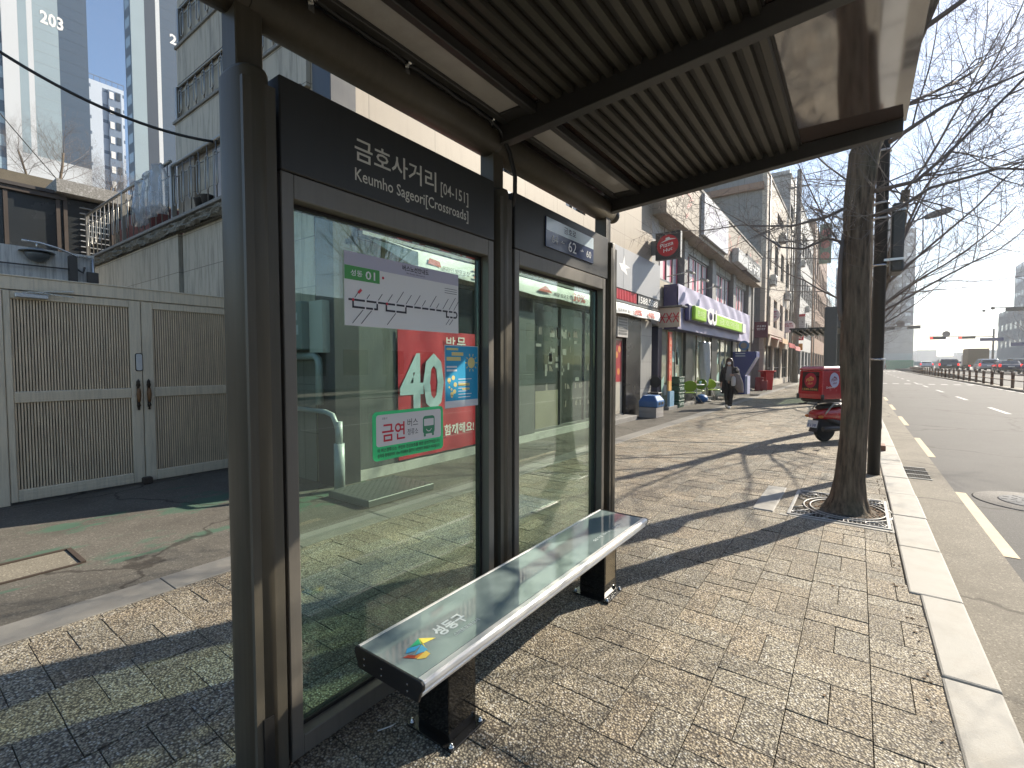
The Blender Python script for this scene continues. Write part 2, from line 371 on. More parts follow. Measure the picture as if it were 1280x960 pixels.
# sunken inspection plate in the forecourt at the far left
t = thing("inspection_cover", "sunken rusty inspection cover in the cracked concrete before the beige gate", "drain cover", (-4.92, .62, 0))
k = MB().box(-5.12, -4.72, .30, .94, -.003, .001); k.build("cover_plate", mat_ground("cover_concrete", (.2, .18, .14), (.3, .27, .21), 6, grain=90), t)
k = MB(); k.box(-5.14, -4.70, .945, .975, -.003, .012); k.box(-5.155, -5.125, .28, .945, -.003, .01); k.box(-4.715, -4.69, .28, .945, -.003, .006)
k.build("rim", M("rust_iron", (.05, .035, .025), .8), t)
# road markings
m_yel = M("yellow_marking", (.42, .33, .19), .7, 0, .15, 5, co='pos', dirt=.55, dcol=(.2, .17, .12))
m_wmk = M("white_marking", (.36, .36, .35), .7, 0, .1, 5, co='pos', dirt=.35, dcol=(.25, .24, .22))
k = MB()
for i in range(-2, 14):
    y0 = 2.9 + i * 2.62 + .0
    k.poly([(p, q, -.116) for p, q in ((.985, y0 + 2.6 - .0), (.985, y0 + 0.), (1.125, y0), (1.125, y0 + 2.6))] if False else [(.99, y0, -.116), (1.125, y0, -.116), (1.125, y0 + 1.3, -.116), (.99, y0 + 1.3, -.116)])
m1 = MB()
for i in range(14):
    y0 = 2.75 + i * 2.75
    if i == 1: y0 = 5.62; L = 2.5
    elif i == 2: y0 = 10.95; L = 2.65
    elif i > 2: y0 = 10.95 + (i - 2) * 5.3; L = 2.65
    else: y0 = .3; L = 2.5
    m1.poly([(.99, y0, -.1155), (1.13, y0, -.1155), (1.13, y0 + L, -.1155), (.99, y0 + L, -.1155)])
m1.build("yellow_road_marking", m_yel, kind="structure")
k = MB()
for i in range(0, 14):
    y0 = 21.9 + 7.4 * i - 14.8
    k.poly([(3.93, y0, -.116), (4.07, y0, -.116), (4.07, y0 + 2.9, -.116), (3.93, y0 + 2.9, -.116)])
for i in range(9):                                   # dotted stop / crossing guide far away
    x0 = 1.6 + i * .75; k.poly([(x0, 50, -.116), (x0 + .4, 50, -.116), (x0 + .4, 51, -.116), (x0, 51, -.116)])
for i in range(8):
    x0 = 1.6 + i * .9; k.poly([(x0, 128, -.116), (x0 + .45, 128, -.116), (x0 + .45, 134, -.116), (x0, 134, -.116)])
k.poly([(7.35, -30, -.116), (7.48, -30, -.116), (7.48, 126, -.116), (7.35, 126, -.116)])
k.build("white_road_marking", m_wmk, kind="structure")
# manhole, drain grate
t = thing("manhole_cover", "round pale manhole cover set in a concrete patch at the right edge of the road", "manhole", (1.72, 8.0, -.12))
MB().lathe((1.72, 8.0, -.12), [(.0, .009), (.53, .009), (.55, .0)], 40).build("collar", mat_ground("collar_concrete", (.2, .19, .175), (.28, .27, .25), 5), t)
k = MB().lathe((1.72, 8.0, -.11), [(.0, .006), (.31, .006), (.325, .0)], 40)
for a in range(0, 360, 30):
    for r in (.1, .19, .27): k.obox((1.72 + r * math.cos(R(a)), 8.0 + r * math.sin(R(a)), -.103), (.05, .022, .005), Matrix.Rotation(R(a), 3, 'Z'))
k.build("cover", M("cast_iron_worn", (.15, .155, .16), .85, .0, .25, 30), t)
t = thing("drain_grate", "black slotted drain grate lying in the gutter beside the kerb", "drain", (.74, 9.15, -.112))
k = MB(); m_iron = M("grate_iron", (.012, .012, .012), .8, spec=.1)
bx(.615, .87, 8.70, 9.62, -.116, -.109).build("pit", M("pit_black", (.004, .004, .004), .9), t)
for yy in (8.70, 9.0, 9.31, 9.605): k.box(.61, .875, yy, yy + .018, -.109, -.101)
k.build("crossbar", M("grate_edge", (.4, .4, .38), .5, .6), t)
k = MB()
for i in range(9): k.box(.622 + i * .029, .634 + i * .029, 8.72, 9.60, -.1085, -.104)
k.build("grating", m_iron, t)
k = MB().box(-.86, -.66, 5.42, 6.56, -.03, .010); k.build("kerb_block", m_kerb, bevel=.01, label="pale granite edging slab left of the tree grate", cat="edging stone")
k = MB(); rz_ = random.Random(55)
for i in range(220):
    px, py = (rz_.uniform(.27, .33) if i < 130 else rz_.uniform(-3.4, .2)), (rz_.uniform(1.4, 9) if i < 130 else rz_.uniform(.6, 9)); q = rz_.uniform(.006, .022)
    if py > 3.9 and i < 130: px -= .04
    k.obox((px, py, .006), (q, q * rz_.uniform(.25, .7), .002), Matrix.Rotation(rz_.uniform(0, 3), 3, 'Z') @ Matrix.Rotation(rz_.uniform(-.5, .5), 3, 'X'))
k.build("dry_litter", M("dry_leaf", (.15, .10, .055), .9, 0, .5, 30), kind="stuff")
# ---------------------------------------------------------------- bus shelter
sh = thing("bus_shelter", "dark grey bus shelter with green glass panels and a Korean stop name on its header", "bus shelter", (-1.73, 2.2, 0))
def oval(cx, cy, ax, ay, z, n=28, p=2.6):
    out = []
    for j in range(n):
        a = 2 * math.pi * j / n; c, s_ = math.cos(a), math.sin(a)
        out.append((cx + ax * math.copysign(abs(c) ** (2 / p), c), cy + ay * math.copysign(abs(s_) ** (2 / p), s_), z))
    return out
PY = (.815, 2.19, 3.665)
for py in PY:
    k = MB(); k.loft([oval(-1.735, py, .105, .058, 0), oval(-1.735, py, .105, .058, 2.475), oval(-1.735, py, .1, .054, 2.487)])
    k.box(-1.652, -1.634, py - .050, py + .058, .004, 2.44); k.box(-1.6335, -1.6305, py - .002, py + .002, .004, 2.44)
    po = k.build("post", m_post, sh)
    bx(-1.785, -1.685, py - .045, py + .045, 2.485, 2.70).build("neck", m_post, po, bevel=.004)
    k = MB()
    if py < 1: k.box(-1.638, -1.625, py - .03, py + .005, .0, .27)
    if k.v: k.build("cover_gap", m_dark, po)
k = MB(); 
for (a, b) in ((-1.3, PY[0] - .0), (PY[0] + .003, PY[1] - .0), (PY[1] + .003, 3.745)):
    k.tube([(-1.735, a, 2.77), (-1.735, b, 2.77)], .09, 28)
tb = k.build("tube_beam", m_post, sh)
MB().tube([(-1.735, 3.745, 2.77), (-1.735, 3.80, 2.768)], [.04, .04], 16).ell((-1.735, 3.85, 2.765), (.062, .062, .062), 20, 12).build("end_cap", m_post, tb)
# roof beams (rising outward, tapering), acrylic sheet, ribs, light panels
def zlow(x): return 2.735 + .07 * (x + 1.6)
BY = (.80, 2.19, 3.67)
for by in (-.62,) + BY:
    w = .032
    k = MB().extr([(-1.72, by - w, zlow(-1.72)), (.18, by - w, zlow(.18)), (.18, by - w, zlow(.18) + .075), (-1.72, by - w, zlow(-1.72) + .15)], (0, 2 * w, 0))
    k.build("roof_beam", m_head, sh, bevel=.003)
ztop = lambda x: 2.877 + .0307 * (x + 1.72)
zr = lambda x: ztop(x) - .014
k = MB().extr([(-1.80, -1.1, ztop(-1.80) + .003), (.195, -1.1, ztop(.195) + .003), (.195, -1.1, ztop(.195) + .015), (-1.80, -1.1, ztop(-1.80) + .015)], (0, 4.80, 0))
k.build("roof_sheet", mat_acrylic(), sh)
m_rib = M("rib_aluminium", (.06, .055, .043), .45, .3, .06, 3, co='pos')
m_ribd = M("rib_gap", (.03, .028, .025), .5, .4)
for a, b in ((-.585, BY[0] - .034), (BY[0] + .034, BY[1] - .034), (BY[1] + .034, BY[2] - .034)):
    k = MB(); kk = MB(); x = -1.36; n = 15; st = (-.315 - x) / n
    bz = lambda xx: zr(xx) - .006
    kk.extr([(x, a, ztop(x) - .006), (-.33, a, ztop(-.33) - .006), (-.33, a, ztop(-.33)), (x, a, ztop(x))], (0, b - a, 0))
    for i in range(n):
        xa = x + i * st; xb = xa + st * .60
        k.extr([(xa, a, bz(xa) + .004), (xa + .006, a, bz(xa) - .012), (xb - .006, a, bz(xb) - .012), (xb, a, bz(xb) + .004), (xb, a, bz(xb) + .012), (xa, a, bz(xa) + .012)], (0, b - a, 0))
    rp = k.build("ribbed_ceiling", m_rib, sh); kk.build("backing_sheet", m_ribd, rp)
    k = MB().box(-1.585, -1.445, a + .09, b - .09, 2.842, 2.858); 
    lp = k.build("light_panel", M("frosted_panel", (.42, .40, .37), .18, 0, .1, 2, dirt=.3), sh)
    k = MB()
    for (p, q) in ((-1.628, -1.586), (-1.444, -1.405)): k.box(p, q, a, b, 2.825, 2.872)
    for (p, q) in ((a, a + .089), (b - .089, b)): k.box(-1.5855, -1.4445, p, q, 2.83, 2.871)
    k.build("light_frame", m_head, lp, bevel=.003)
# cable conduit with clips
k = MB(); pts = [(-1.655, -1.2, 2.848), (-1.652, 1.0, 2.846)]
for i in range(24): pts.append((-1.652 + .003 * math.sin(i), 1.0 + i * .046, 2.842 - .0006 * i + .003 * math.sin(i * 1.7)))
pts += [(-1.64, 2.14, 2.80), (-1.628, 2.215, 2.70), (-1.622, 2.262, 2.58), (-1.632, 2.275, 2.49), (-1.66, 2.285, 2.42)]
cb = MB().tube(pts, .0125, 10).build("cable_conduit", m_dark, sh)
for yy in (1.02, 1.48, 2.08):
    MB().tube([(-1.637, yy - .012, 2.835), (-1.637, yy + .012, 2.835)], .017, 10).box(-1.652, -1.647, yy - .012, yy + .012, 2.785, 2.835).build("cable_clip", m_chrome, cb)
# header panels and glazed frames
def panel(y0, y1, hy1):
    h = bx(-1.735, -1.65, y0, hy1, 2.183, 2.508).build("header_panel", m_head, sh, bevel=.004)
    k = MB(); f = .047; xi, xo = -1.752, -1.65
    k.box(xi, xo, y0, y0 + f, .03, 2.179); k.box(xi, xo, y1 - f, y1, .03, 2.179)
    k.box(xi, xo - .001, y0 + f + .0006, y1 - f - .0006, 2.092, 2.179); k.box(xi, xo - .001, y0 + f + .0006, y1 - f - .0006, .03, .105)
    fr = k.build("panel_frame", m_frame, sh, bevel=.003)
    k = MB(); q = .014
    for (a, b, c, d) in ((y0 + f + .001, y0 + f + q, .106, 2.091), (y1 - f - q, y1 - f - .001, .106, 2.091), (y0 + f + q + .001, y1 - f - q - .001, .106, .12), (y0 + f + q + .001, y1 - f - q - .001, 2.077, 2.091)):
        k.box(-1.735, -1.702, a, b, c, d)
    k.build("gasket", m_dark, fr)
    gl = bx(-1.723, -1.711, y0 + f + q + .002, y1 - f - q - .002, .121, 2.076).build("glass_pane", mat_glass("green_glass", (.76, .875, .79), .012, (.42, .50, .42), 0, 1.5, 2.1), sh)
    k = MB()
    for yy in (y0 - .016, y1 + .006): k.box(-1.735, -1.70, yy, yy + .010, .02, 2.4)
    k.build("side_seal", m_dark, fr)
    return h
h1 = panel(.895, 2.10, 2.105); h2 = panel(2.30, 3.545, 3.585)
k = MB(); XT = -1.6485
k.text("금호사거리", (XT, 1.20, 2.318), Y_, Z_, .455, .092, 0, .012); k.text("[04-151]", (XT, 1.685, 2.306), Y_, Z_, .20, .072, 0, .006)
k.text("Keumho Sageori[Crossroads]", (XT, 1.20, 2.222), Y_, Z_, .685, .066, 0, .008)
k.build("lettering", m_text, h1)
# address plate on the second header
t = thing("address_plate", "blue and white street number plate reading 64 62 60 on the shelter header", "sign", (-1.645, 2.97, 2.35))
m_nav = M("plate_navy", (.04, .055, .12), .12, var=.1); m_reflect = M("plate_reflection", (.70, .82, .90), .12)
k = MB().box(-1.6493, -1.641, 2.63, 3.31, 2.258, 2.452); k.build("plate", m_nav, t, bevel=.002)
k = MB().poly([(-1.6402, 2.635, 2.365), (-1.6402, 3.305, 2.365), (-1.6402, 3.305, 2.448), (-1.6402, 2.635, 2.448)]); k.build("reflection_band", m_reflect, t)  # pale upper half paints the sky's reflection into the plate's colour
k = MB(); x = -1.6392
k.text("64", (x, 2.70, 2.295), Y_, Z_, .075, .05, 0, .004); k.text("←", (x, 2.82, 2.305), Y_, Z_, .045, .028, 0, .01); k.text("62", (x, 2.92, 2.278), Y_, Z_, .115, .075, 0, .004)
k.text("→", (x, 3.10, 2.302), Y_, Z_, .045, .028, 0, .01); k.text("60", (x, 3.19, 2.288), Y_, Z_, .075, .05, 0, .004); k.build("numerals", M("plate_white", (.78, .8, .82), .4), t)
MB().text("금호로", (x, 2.86, 2.388), Y_, Z_, .17, .045, 0, .004).build("street_name", m_nav, t)
# ---------------------------------------------------------------- signs on the glass
def rr(y0, y1, z0, z1, r, x, n=5):
    pts = []
    for cy, cz, a0 in ((y1 - r, z0 + r, -90), (y1 - r, z1 - r, 0), (y0 + r, z1 - r, 90), (y0 + r, z0 + r, 180)):
        for i in range(n + 1): a = R(a0 + 90 * i / n); pts.append((x, cy + r * math.cos(a), cz + r * math.sin(a)))
    return pts
def flat(mb, y0, y1, z0, z1, x, mi=0): return mb.poly([(x, y0, z0), (x, y1, z0), (x, y1, z1), (x, y0, z1)], mi)
def seg(mb, a, b, w, x, mi=0):
    d = Vector((0, b[0] - a[0], b[1] - a[1])); n = Vector((0, -d.z, d.y)).normalized() * w / 2; a, b = Vector((x, *a)), Vector((x, *b))
    return mb.poly([a - n, b - n, b + n, a + n], mi)
m_paper = M("sign_paper", (.80, .79, .77), .45, var=.03); m_lav = M("sign_lavender", (.50, .48, .58), .45, var=.03); m_grn = M("sign_green", (.06, .33, .06), .4, var=.03)
m_ink = M("ink", (.025, .02, .03), .5); m_inkred = M("ink_red", (.6, .03, .05), .5, var=.03)
t = thing("route_map_sign", "pale bus route map board with lavender top strip on the shelter glass", "route map", (-1.70, 1.52, 1.81))
xb = -1.7095
bx(xb, xb + .004, 1.183, 1.868, 1.660, 1.965).build("board", m_paper, t); xb += .0045
k = flat(MB(), 1.183, 1.868, 1.908, 1.965, xb); k.build("top_strip", m_lav, t)
k = flat(MB(), 1.183, 1.360, 1.850, 1.9075, xb + .0004); gt = k.build("route_tab", m_grn, t)
MB().text("성동", (xb + .001, 1.212, 1.866), Y_, Z_, .058, .026, 0, .01).text("01", (xb + .001, 1.286, 1.860), Y_, Z_, .05, .036, 0, .015).build("tab_lettering", M("sign_white", (.8, .8, .78), .5), gt)
k = MB(); x = xb + .0008
k.text("버스노선안내도", (x, 1.49, 1.930), Y_, Z_, .165, .026, 0, .02).text("Bus Route Information", (x, 1.515, 1.918), Y_, Z_, .115, .007, 0)
W = .0085; zt, zb_ = 1.768, 1.738
seg(k, (1.20, zt), (1.795, zt), W, x); seg(k, (1.222, zt), (1.222, zb_ - .004), W, x); seg(k, (1.218, zb_), (1.345, zb_), W, x); seg(k, (1.345, zt), (1.345, zb_ - .004), W, x)
seg(k, (1.395, zt), (1.395, zb_ - .004), W, x); seg(k, (1.391, zb_), (1.508, zb_), W, x); seg(k, (1.508, zt), (1.508, zb_ - .004), W, x)
seg(k, (1.778, zt), (1.778, zb_ - .002), W, x); seg(k, (1.774, zb_ + .002), (1.842, zb_ + .002), W, x); seg(k, (1.79, zt), (1.845, zt), W, x)
for i in range(7): a0, a1 = R(-90 + i * 180 / 7), R(-90 + (i + 1) * 180 / 7); seg(k, (1.842 + .014 * math.cos(a0), 1.754 + .0145 * math.sin(a0)), (1.842 + .014 * math.cos(a1), 1.754 + .0145 * math.sin(a1)), W, x)
st = [1.225, 1.285, 1.345, 1.398, 1.448, 1.503, 1.555, 1.605, 1.655, 1.70, 1.745, 1.79, 1.825]
for i, yy in enumerate(st):
    L = (.03, .02, .03, .035, .055, .045, .05, .03, .06, .025, .055, .065, .05)[i]; seg(k, (yy + .006, zt + .010), (yy + .006 + L * .75, zt + .010 + L), .003, x)
for yy, L in ((1.272, .06), (1.315, .06), (1.448, .055), (1.80, .03), (1.825, .03)): seg(k, (yy, zb_ - .008), (yy - L * .9, zb_ - .008 - L), .003, x)
for i in range(3): seg(k, (1.765, 1.884 - i * .011), (1.855, 1.884 - i * .011), .0022, x)
k.build("route_diagram", m_ink, t)
k = MB(); x += .0006
for yy in st[1:]: flat(k, yy - .004, yy + .004, zt - .006, zt + .006, x)
for yy in (1.283, 1.325, 1.448, 1.80, 1.825): flat(k, yy - .003, yy + .003, zb_ - .006, zb_ + .006, x)
k.build("stop_tick", m_paper, t)
k = MB().disc((x + .0004, 1.222, zt), .006, Y_, Z_).disc((x + .0004, 1.398, zt), .006, Y_, Z_).disc((x, 1.378, 1.879), .006, Y_, Z_); seg(k, (1.248, zt + .03), (1.264, zt + .046), .011, x); k.build("red_mark", m_inkred, t)

t = thing("no_smoking_sign", "bright green and white no smoking sticker with a small bus drawing on the shelter glass", "no smoking sign", (-1.70, 1.53, 1.18))
xb = -1.7105; y0, y1, z0, z1 = 1.316, 1.752, 1.070, 1.288
m_neon = M("sticker_green", (.05, .70, .24), .45, var=.03)
MB().extr(rr(y0, y1, z0, z1, .022, xb), (.002, 0, 0)).build("sticker", m_neon, t); xb += .0026
MB().poly(rr(y0 + .018, y1 - .016, z0 + .062, z1 - .014, .014, xb)).build("white_field", M("sticker_white", (.74, .70, .68), .5, var=.02), t)
k = MB(); x = xb + .0006
k.text("금연", (x, y0 + .05, z0 + .082), Y_, Z_, .132, .082, 0, .014)
k.build("red_lettering", m_inkred, t)
k = MB(); k.text("버스", (x, y0 + .198, z0 + .135), Y_, Z_, .066, .038, 0, .0).text("정류소", (x, y0 + .198, z0 + .095), Y_, Z_, .066, .03, 0, .0); k.text("성동구", (x, y0 + .05, z1 - .036), Y_, Z_, .03, .010, 0)
k.text("이 버스정류소는 구민의 건강보호를 위한 금연구역입니다", (x, y0 + .024, z0 + .036), Y_, Z_, .385, .018, 0, .012).text("승차대 경계로부터 10m 이내에서 흡연시 10만원의 과태료가 부과됩니다", (x, y0 + .024, z0 + .012), Y_, Z_, .385, .018, 0, .012); k.build("small_lettering", M("ink_green", (.05, .045, .04), .5), t)
k = MB(); m_busg = M("bus_drawing_green", (.05, .26, .13), .5, var=.03)
k.poly(rr(y0 + .296, y0 + .375, z0 + .088, z0 + .176, .016, x)); k.box(x - .0004, x + .0004, y0 + .302, y0 + .314, z0 + .076, z0 + .09); k.box(x - .0004, x + .0004, y0 + .357, y0 + .369, z0 + .076, z0 + .09)
bd = k.build("bus_drawing", m_busg, t)
k = MB(); k.poly(rr(y0 + .303, y0 + .368, z0 + .127, z0 + .162, .004, x + .0006)); 
for i in range(8): a0, a1 = R(200 + i * 17.5), R(200 + (i + 1) * 17.5); seg(k, (y0 + .335 + .018 * math.cos(a0), z0 + .118 + .018 * math.sin(a0)), (y0 + .335 + .018 * math.cos(a1), z0 + .118 + .018 * math.sin(a1)), .004, x + .0006)
k.build("bus_window", MATS["sticker_white"], bd)

t = thing("blue_poster", "small blue poster with a yellow lamp drawing taped at the right of the shelter glass", "poster", (-1.70, 1.88, 1.44))
xb = -1.7105; y0, y1, z0, z1 = 1.768, 2.03, 1.272, 1.598
bx(xb, xb + .0015, y0, y1, z0, z1).build("sheet", M("poster_white", (.72, .74, .76), .5, var=.02), t); x = xb + .0021
flat(MB(), y0 + .003, y1 - .003, z0 + .036, z1 - .004, x).build("blue_field", M("poster_blue", (.02, .33, .58), .45, var=.06), t)
k = MB(); m_pyel = M("poster_yellow", (.72, .62, .25), .5); x += .0005
for (a, b, zz, h) in ((.012, .10, .30, .012), (.05, .14, .272, .018), (.012, .12, .245, .02), (.10, .19, .112, .014), (.13, .19, .09, .01)): flat(k, y0 + a, y0 + b, z0 + zz, z0 + zz + h, x)
for i in range(9): k.disc((x, y0 + .02 + .01 * (i % 3) + random.uniform(0, .04), z0 + .06 + .012 * i), random.uniform(.005, .014), Y_, Z_, 10)
k.disc((x, y0 + .205, z0 + .235), .030, Y_, Z_, 20)
for i in range(10): a = R(i * 36); seg(k, (y0 + .205 + .036 * math.cos(a), z0 + .235 + .036 * math.sin(a)), (y0 + .205 + .05 * math.cos(a), z0 + .235 + .05 * math.sin(a)), .006, x)
k.build("yellow_print", m_pyel, t)
k = MB()
for i in range(7): flat(k, y0 + .10, y0 + .10 + random.uniform(.05, .11), z0 + .05 + i * .016, z0 + .054 + i * .016, x)
for i in range(2): flat(k, y0 + .012, y0 + .09, z0 + .19 + i * .018, z0 + .20 + i * .018, x)
k.build("pale_print", MATS["poster_white"], t)

# ---------------------------------------------------------------- bench
be = thing("bus_bench", "long bench with grey glass seat and glossy black legs standing under the shelter", "bench", (-1.355, 2.15, 0))
X0, X1, YB0, YB1, ZT = -1.545, -1.168, 1.092, 3.235, .415
bx(X0 + .022, X1 - .040, YB0 + .012, YB1 - .01, ZT - .02, ZT - .001).build("glass_seat", M("teal_seat_glass", (.20, .26, .255), .05, 0, .12, 3, spec=.75, coat=.5), be)
m_alu = M("bright_aluminium", (.80, .79, .76), .32, .35, .05, 8)
prof = [(X1 - .040, ZT - .004), (X1 - .036, ZT + .001), (X1 - .012, ZT + .0005), (X1 - .002, ZT - .006), (X1, ZT - .018), (X1 - .003, ZT - .03), (X1 - .014, ZT - .034), (X1 - .016, ZT - .040), (X1 - .012, ZT - .046), (X1 - .02, ZT - .062), (X1 - .05, ZT - .075), (X1 - .05, ZT - .03)]
k = MB().extr([(p, YB0 + .012, q) for p, q in prof], (0, YB1 - YB0 - .02, 0), 0); k.build("seat_rail", m_alu, be, bevel=.0015)
prof2 = [(X0 + .022, ZT - .004), (X0 + .02, ZT + .001), (X0 + .006, ZT), (X0, ZT - .012), (X0 + .004, ZT - .04), (X0 + .02, ZT - .075), (X0 + .05, ZT - .075), (X0 + .05, ZT - .03)]
k = MB().extr([(p, YB0 + .012, q) for p, q in prof2], (0, YB1 - YB0 - .02, 0), 0); k.build("seat_rail", m_alu, be, bevel=.0015)
bx(X0 + .045, X1 - .046, YB0 + .02, YB1 - .02, ZT - .072, ZT - .022).build("seat_core", M("bench_underside", (.05, .05, .05), .5), be)
capp = [(X0 - .001, ZT - .010), (X0 + .008, ZT + .002), (X1 - .012, ZT + .002), (X1 + .001, ZT - .008), (X1 + .001, ZT - .026), (X1 - .012, ZT - .042), (X1 - .024, ZT - .078), (X0 + .022, ZT - .078), (X0 + .012, ZT - .045), (X0, ZT - .025)]
for ya in (YB0, YB1 - .0078):
    c_ = MB().extr([(p, ya, q) for p, q in capp], (0, .0115, 0)).build("end_cap", M("black_cap", (.012, .012, .013), .35), be, bevel=.002)
    if ya == YB0:
        k = MB()
        for (p, q) in ((X0 + .06, ZT - .03), (X0 + .06, ZT - .055), (X0 + .16, ZT - .03), (X0 + .16, ZT - .055), (X0 + .30, ZT - .03), (X0 + .30, ZT - .055)): k.tube([(p, ya - .003, q), (p, ya + .002, q)], .0035, 8)
        k.build("screw", m_chrome, c_)
for (ly0, ly1) in ((1.300, 1.492), (2.715, 2.925)):
    L = bx(-1.438, -1.262, ly0 + .018, ly1 - .012, .012, ZT - .073).build("leg", m_black, be, bevel=.003)
    bx(-1.480, -1.226, ly0 - .008, ly1 + .008, .0035, .0118).build("base_plate", M("black_plate", (.012, .012, .012), .25), L, bevel=.001)
    for bx_, by_ in ((-1.465, ly0 + .01), (-1.242, ly0 + .008), (-1.242, ly1 - .01), (-1.465, ly1 - .01)): MB().lathe((bx_, by_, .0118), [(.012, 0), (.012, .005), (.008, .006), (.008, .014), (.004, .018)], 10).build("bolt", m_chrome, L)
    if ly0 > 2: MB().poly([(-1.2605, ly0 + .03, .10), (-1.2605, ly1 - .04, .10), (-1.2605, ly1 - .03, ZT - .10), (-1.2605, ly0 + .03, ZT - .10)]).build("service_plate", M("brass_plate", (.30, .25, .17), .2, .8), L)
ul = Vector((0, 1, 0)); vl = Vector((-1, 0, 0))
k = MB().text("성동구", (-1.315, 1.335, ZT - .0002), ul, vl, .17, .075, 0, .03).text("스마트포용도시", (-1.272, 1.372, ZT - .0002), ul, vl, .15, .022, 0, .012)
k.build("seat_lettering", M("pale_lettering", (.60, .68, .68), .5), be); k = MB(); k.text("스마트포용도시 성동구", (-1.515, 2.80, ZT - .0002), ul, vl, .34, .03, 0, .012); k.text("쉼이 되는 의자", (-1.275, 2.62, ZT - .0002), ul, vl, .40, .022, 0, .0); k.build("seat_lettering", M("pale_lettering", (.60, .68, .68), .5), be)
cols = [(.45, .06, .03), (.75, .26, .04), (.85, .62, .12), (.03, .30, .55), (.10, .42, .62), (.02, .36, .17), (.35, .60, .13), (.8, .68, .12)]
lm = [M("logo_%s" % n, c, .4, var=.02) for n, c in zip(("red", "orange", "amber", "blue", "sky", "green", "lime", "yellow"), cols)]
k = MB()
def lp(i, *pts): k.poly([(-1.265 - q * .115, 1.150 + p * .165, ZT + .0003 + i * .00006) for p, q in pts], i)
lp(0, (.0, .62), (.14, .58), (.24, .36), (.14, .28)); lp(1, (.14, .28), (.24, .36), (.42, .30), (.30, .12)); lp(2, (.14, .20), (.30, .0), (.48, .06), (.50, .30), (.36, .26))
lp(3, (.14, .70), (.30, .88), (.58, .66), (.34, .56)); lp(4, (.24, .40), (.60, .66), (.56, .30), (.46, .28)); lp(5, (.34, .86), (.72, 1.0), (.62, .70)); lp(6, (.72, 1.0), (.86, .62), (.60, .68)); lp(7, (.56, .34), (.62, .66), (1.0, .55), (.74, 1.0))
k.build("seat_logo", lm, be)
# small litter near the bench
t_ = MB().tube([(-1.55, 1.20, .004), (-1.535, 1.225, .006), (-1.525, 1.25, .005), (-1.522, 1.27, .004)], .0028, 6).build("paper_scrap", m_white, label="thin curled white scrap of paper on the pavers under the bench end", cat="litter")
k = MB(); rl = random.Random(4)
for i in range(90):
    px, py = rl.uniform(-1.64, -1.45), rl.uniform(.95, 1.9); r_ = rl.uniform(.002, .006); k.ell((px, py, .004), (r_, r_ * .8, r_ * .6), 5, 4)
k.build("grit", M("grit_stone", (.34, .31, .26), .8), kind="stuff")
# ---------------------------------------------------------------- gate at the left
gt = thing("metal_gate", "beige double gate with vertical slats, two ornate dark handles and a grey digital lock", "gate", (-7.25, 2.0, 0))
m_gate = M("gate_aluminium", (.66, .57, .42), .5, .0, .08, 3, streak=.35, dcol=(.17, .155, .12)); m_slat = M("gate_slat", (.70, .56, .38), .5, 0, .08, 6, dirt=.25, streak=.5, dcol=(.2, .16, .11)); m_slot = M("gate_slot", (.05, .042, .035), .8)
k = MB().box(-7.30, -7.20, -1.5, 3.40, 2.285, 2.42).box(-7.31, -7.19, -1.5, 3.40, 2.42, 2.435); k.build("lintel", m_gate, gt, bevel=.004)
for yy in (.82, 3.30): bx(-7.30, -7.21, yy, yy + .09, 0, 2.284).build("post", m_gate, gt, bevel=.004)
m_handle = M("handle_bronze", (.03, .022, .016), .4, .5); m_wood = M("handle_wood", (.16, .075, .025), .4)
for (a, b, hs) in ((.915, 2.092, 1), (2.100, 3.295, -1), (-1.5, .815, 0)):
    xf = -7.215
    k = MB()
    sl, sr = (.055, .115) if hs == 1 else (.115, .055) if hs == -1 else (.06, .06)
    k.box(-7.285, xf, a, a + sl, .025, 2.275); k.box(-7.285, xf, b - sr, b, .025, 2.275)
    for (p, q) in ((.025, .15), (1.085, 1.205), (2.19, 2.275)): k.box(-7.283, xf - .002, a + sl + .001, b - sr - .001, p, q)
    lf = k.build("leaf_frame", m_gate, gt, bevel=.006)
    k = MB()
    for zz in (1.115, 1.145, 1.175, .06, .105): k.box(-7.218, xf + .002, a + sl + .002, b - sr - .002, zz, zz + .008)
    k.build("bead_molding", m_gate, lf)
    k = MB(); kb = MB()
    for (p, q) in ((.151, 1.084), (1.206, 2.189)):
        kb.box(-7.262, -7.256, a + sl + .001, b - sr - .001, p, q); n = int((b - a - sl - sr) / .0245)
        for i in range(n):
            ya = a + sl + .004 + i * (b - a - sl - sr - .006) / n; k.box(-7.255, -7.236, ya, ya + .0145, p, q)
    sp = k.build("slat_panel", m_slat, gt); kb.build("slat_backing", m_slot, sp)
    if hs:
        yh = b - .05 if hs == 1 else a + .05
        k = MB().lathe((xf + .018, yh, .93), [(.004, 0), (.014, .01), (.008, .03), (.016, .045), (.022, .06), (.014, .085), (.012, .10)], 12); k.lathe((xf + .018, yh, .93), [(.012, .27), (.016, .29), (.024, .31), (.014, .34), (.018, .355), (.006, .375), (.003, .385)], 12)
        k.box(xf - .001, xf + .012, yh - .014, yh + .014, .96, 1.28); hd = k.build("handle", m_handle, gt)
        MB().lathe((xf + .03, yh, .93), [(.012, .098), (.019, .14), (.024, .2), (.02, .24), (.014, .272)], 14).build("grip", m_wood, hd)
k = MB().extr(rr(2.03, 2.09, 1.42, 1.625, .02, -7.213), (.022, 0, 0)); lk = k.build("digital_lock", M("lock_silver", (.50, .52, .53), .35, .4), gt, bevel=.003)
MB().extr(rr(2.022, 2.098, 1.412, 1.633, .022, -7.2145), (.005, 0, 0)).build("lock_plate", m_black, lk)
